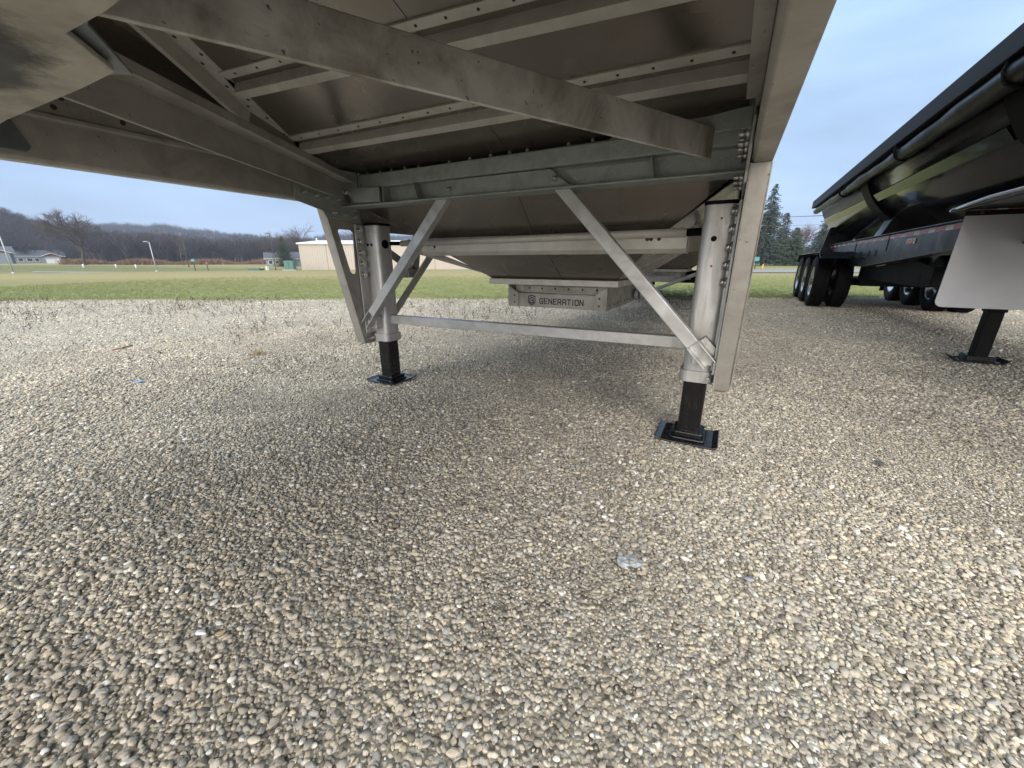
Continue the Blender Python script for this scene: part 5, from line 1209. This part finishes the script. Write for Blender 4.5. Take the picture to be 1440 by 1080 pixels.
# ================================================================== small things lying on the gravel
def stone(label, x, y, s, col, seed, flat=0.6, nm='stone'):
    me = pebble_mesh(seed, 3).copy(); me.materials.clear(); me.materials.append(mat('stone_%d' % seed, col, 0.6, 0, var=tuple(c * 0.7 for c in col), vscale=60, vamt=0.6, bump=0.3, bscale=120))
    o = link(nm, me, None, (x, y, (0.026 if 'blue scrap' in label and 'on the pale' in label else 0.0125) + s * 0.25)); o.scale = (s, s * 0.85, s * flat); o.rotation_euler = (0.1, -0.1, seed); return tagm(o, label, 'stone')
def gp(px, py):
    d = _F + _R * (px - 720) / 540 - _U * (py - 540) / 540; t = -EYE / d.z; return d.x * t, d.y * t
M_RAG = mat('pale_blue_scrap', (0.34, 0.38, 0.40), 0.6, 0, var=(0.62, 0.65, 0.65), vscale=45, vamt=0.9, bump=0.8, bscale=70)
x, y = gp(884, 795); rr = random.Random(9); m_ = MB(); n_ = 26; top = []
for k_, f_ in ((0, 1.0), (1, 0.7), (2, 0.35)):
    for i in range(n_):
        a = 2 * math.pi * i / n_; R0 = 0.034 * (1 + 0.16 * math.sin(2 * a + .5) + 0.12 * math.sin(5 * a)) * f_
        top.append((x + R0 * math.cos(a) * 1.05, y + R0 * math.sin(a) * 0.9, 0.016 + 0.002 * k_ + 0.0035 * math.sin(a * 4 + k_ * 2)))
m_.add(top + [(x, y, 0.019)], [(k_ * n_ + i, k_ * n_ + (i + 1) % n_, (k_ + 1) * n_ + (i + 1) % n_, (k_ + 1) * n_ + i) for k_ in range(2) for i in range(n_)] + [(2 * n_ + i, 2 * n_ + (i + 1) % n_, 3 * n_) for i in range(n_)], True)
o = link('paper_scrap', m_.mesh('paper_scrap', M_RAG)); tagm(o, 'pale blue-grey scrap lying flat on the gravel with stones on it', 'scrap')
for lb, px, py, s, col, sd_ in (('pinkish grey stone sitting on the pale blue scrap', 888, 800, 0.0095, (0.36, 0.31, 0.28), 101),
        ('pale stone at the right rim of the blue scrap', 906, 792, 0.0105, (0.60, 0.56, 0.50), 102), ('cream stone touching the scrap, just below the pale one', 904, 804, 0.0085, (0.66, 0.62, 0.54), 103),
        ('bright white quartz stone in the left foreground', 285, 896, 0.013, (0.85, 0.85, 0.86), 104), ('yellow tan stone right of the white quartz stone', 313, 896, 0.013, (0.58, 0.46, 0.26), 105),
        ('dark grey rounded stone above the white quartz stone', 258, 838, 0.013, (0.17, 0.17, 0.18), 106), ('smooth blue-grey oval stone right of the scrap', 1052, 820, 0.012, (0.33, 0.36, 0.40), 107),
        ('white chip standing near the middle of the gravel', 303, 853, 0.010, (0.8, 0.8, 0.8), 108), ('dark slate stone at the right, on the way to the trailer', 1235, 655, 0.020, (0.10, 0.11, 0.11), 109)):
    stone(lb, *gp(px, py), s, col, sd_)
x, y = gp(197, 539); o = link('blue_scrap', MB().sheet([(x - .032, y - .02, .014), (x + .03, y - .015, .015), (x + .03, y + .02, .02), (x - .025, y + .02, .017)], 0.002).mesh('blue_scrap', mat('bright_blue_plastic', (0.16, 0.36, 0.62), 0.4))); tagm(o, 'bright blue plastic scrap on the gravel at left', 'scrap')
x, y = gp(188, 488); x2, y2 = gp(158, 494); m_ = MB().tube((x2, y2, .012), (x, y, .022), 0.006, 6); o = link('stick', m_.mesh('stick', mat('red_brown_stick', (0.20, 0.07, 0.045), 0.7))); tagm(o, 'red-brown stick lying on the pale gravel at left', 'stick')
x, y = gp(363, 499); m_ = MB(); rr = random.Random(4)
for i in range(70):
    a = rr.uniform(0, 6.28); e = Vector((math.cos(a) * .7, math.sin(a) * .7, rr.uniform(.2, 1))).normalized() * rr.uniform(.05, .13); n_ = e.cross(Vector((0, 0, 1))).normalized() * .003; p = Vector((x + rr.gauss(0, .03), y + rr.gauss(0, .03), 0.01)); m_.add([p - n_, p + n_, p + e], [(0, 1, 2)])
tagm(link('straw_tuft', m_.mesh('straw_tuft', M_STRAW)), 'dry straw tuft growing out of the gravel left of the landing leg', 'weed')

# ================================================================== haze
hz_ = MB().box(-1500, 1500, -400, 1500, -4, 110)
HZ = bpy.data.materials.new('thin_damp_air'); HZ.use_nodes = True; t = HZ.node_tree; t.nodes.clear()
oo = N(t, 'ShaderNodeOutputMaterial'); pv = N(t, 'ShaderNodeVolumePrincipled'); pv.inputs['Color'].default_value = (0.70, 0.79, 1.0, 1); pv.inputs['Density'].default_value = 0.00036
t.links.new(pv.outputs[0], oo.inputs['Volume']); o = link('haze', hz_.mesh('haze', HZ)); o['kind'] = 'stuff'
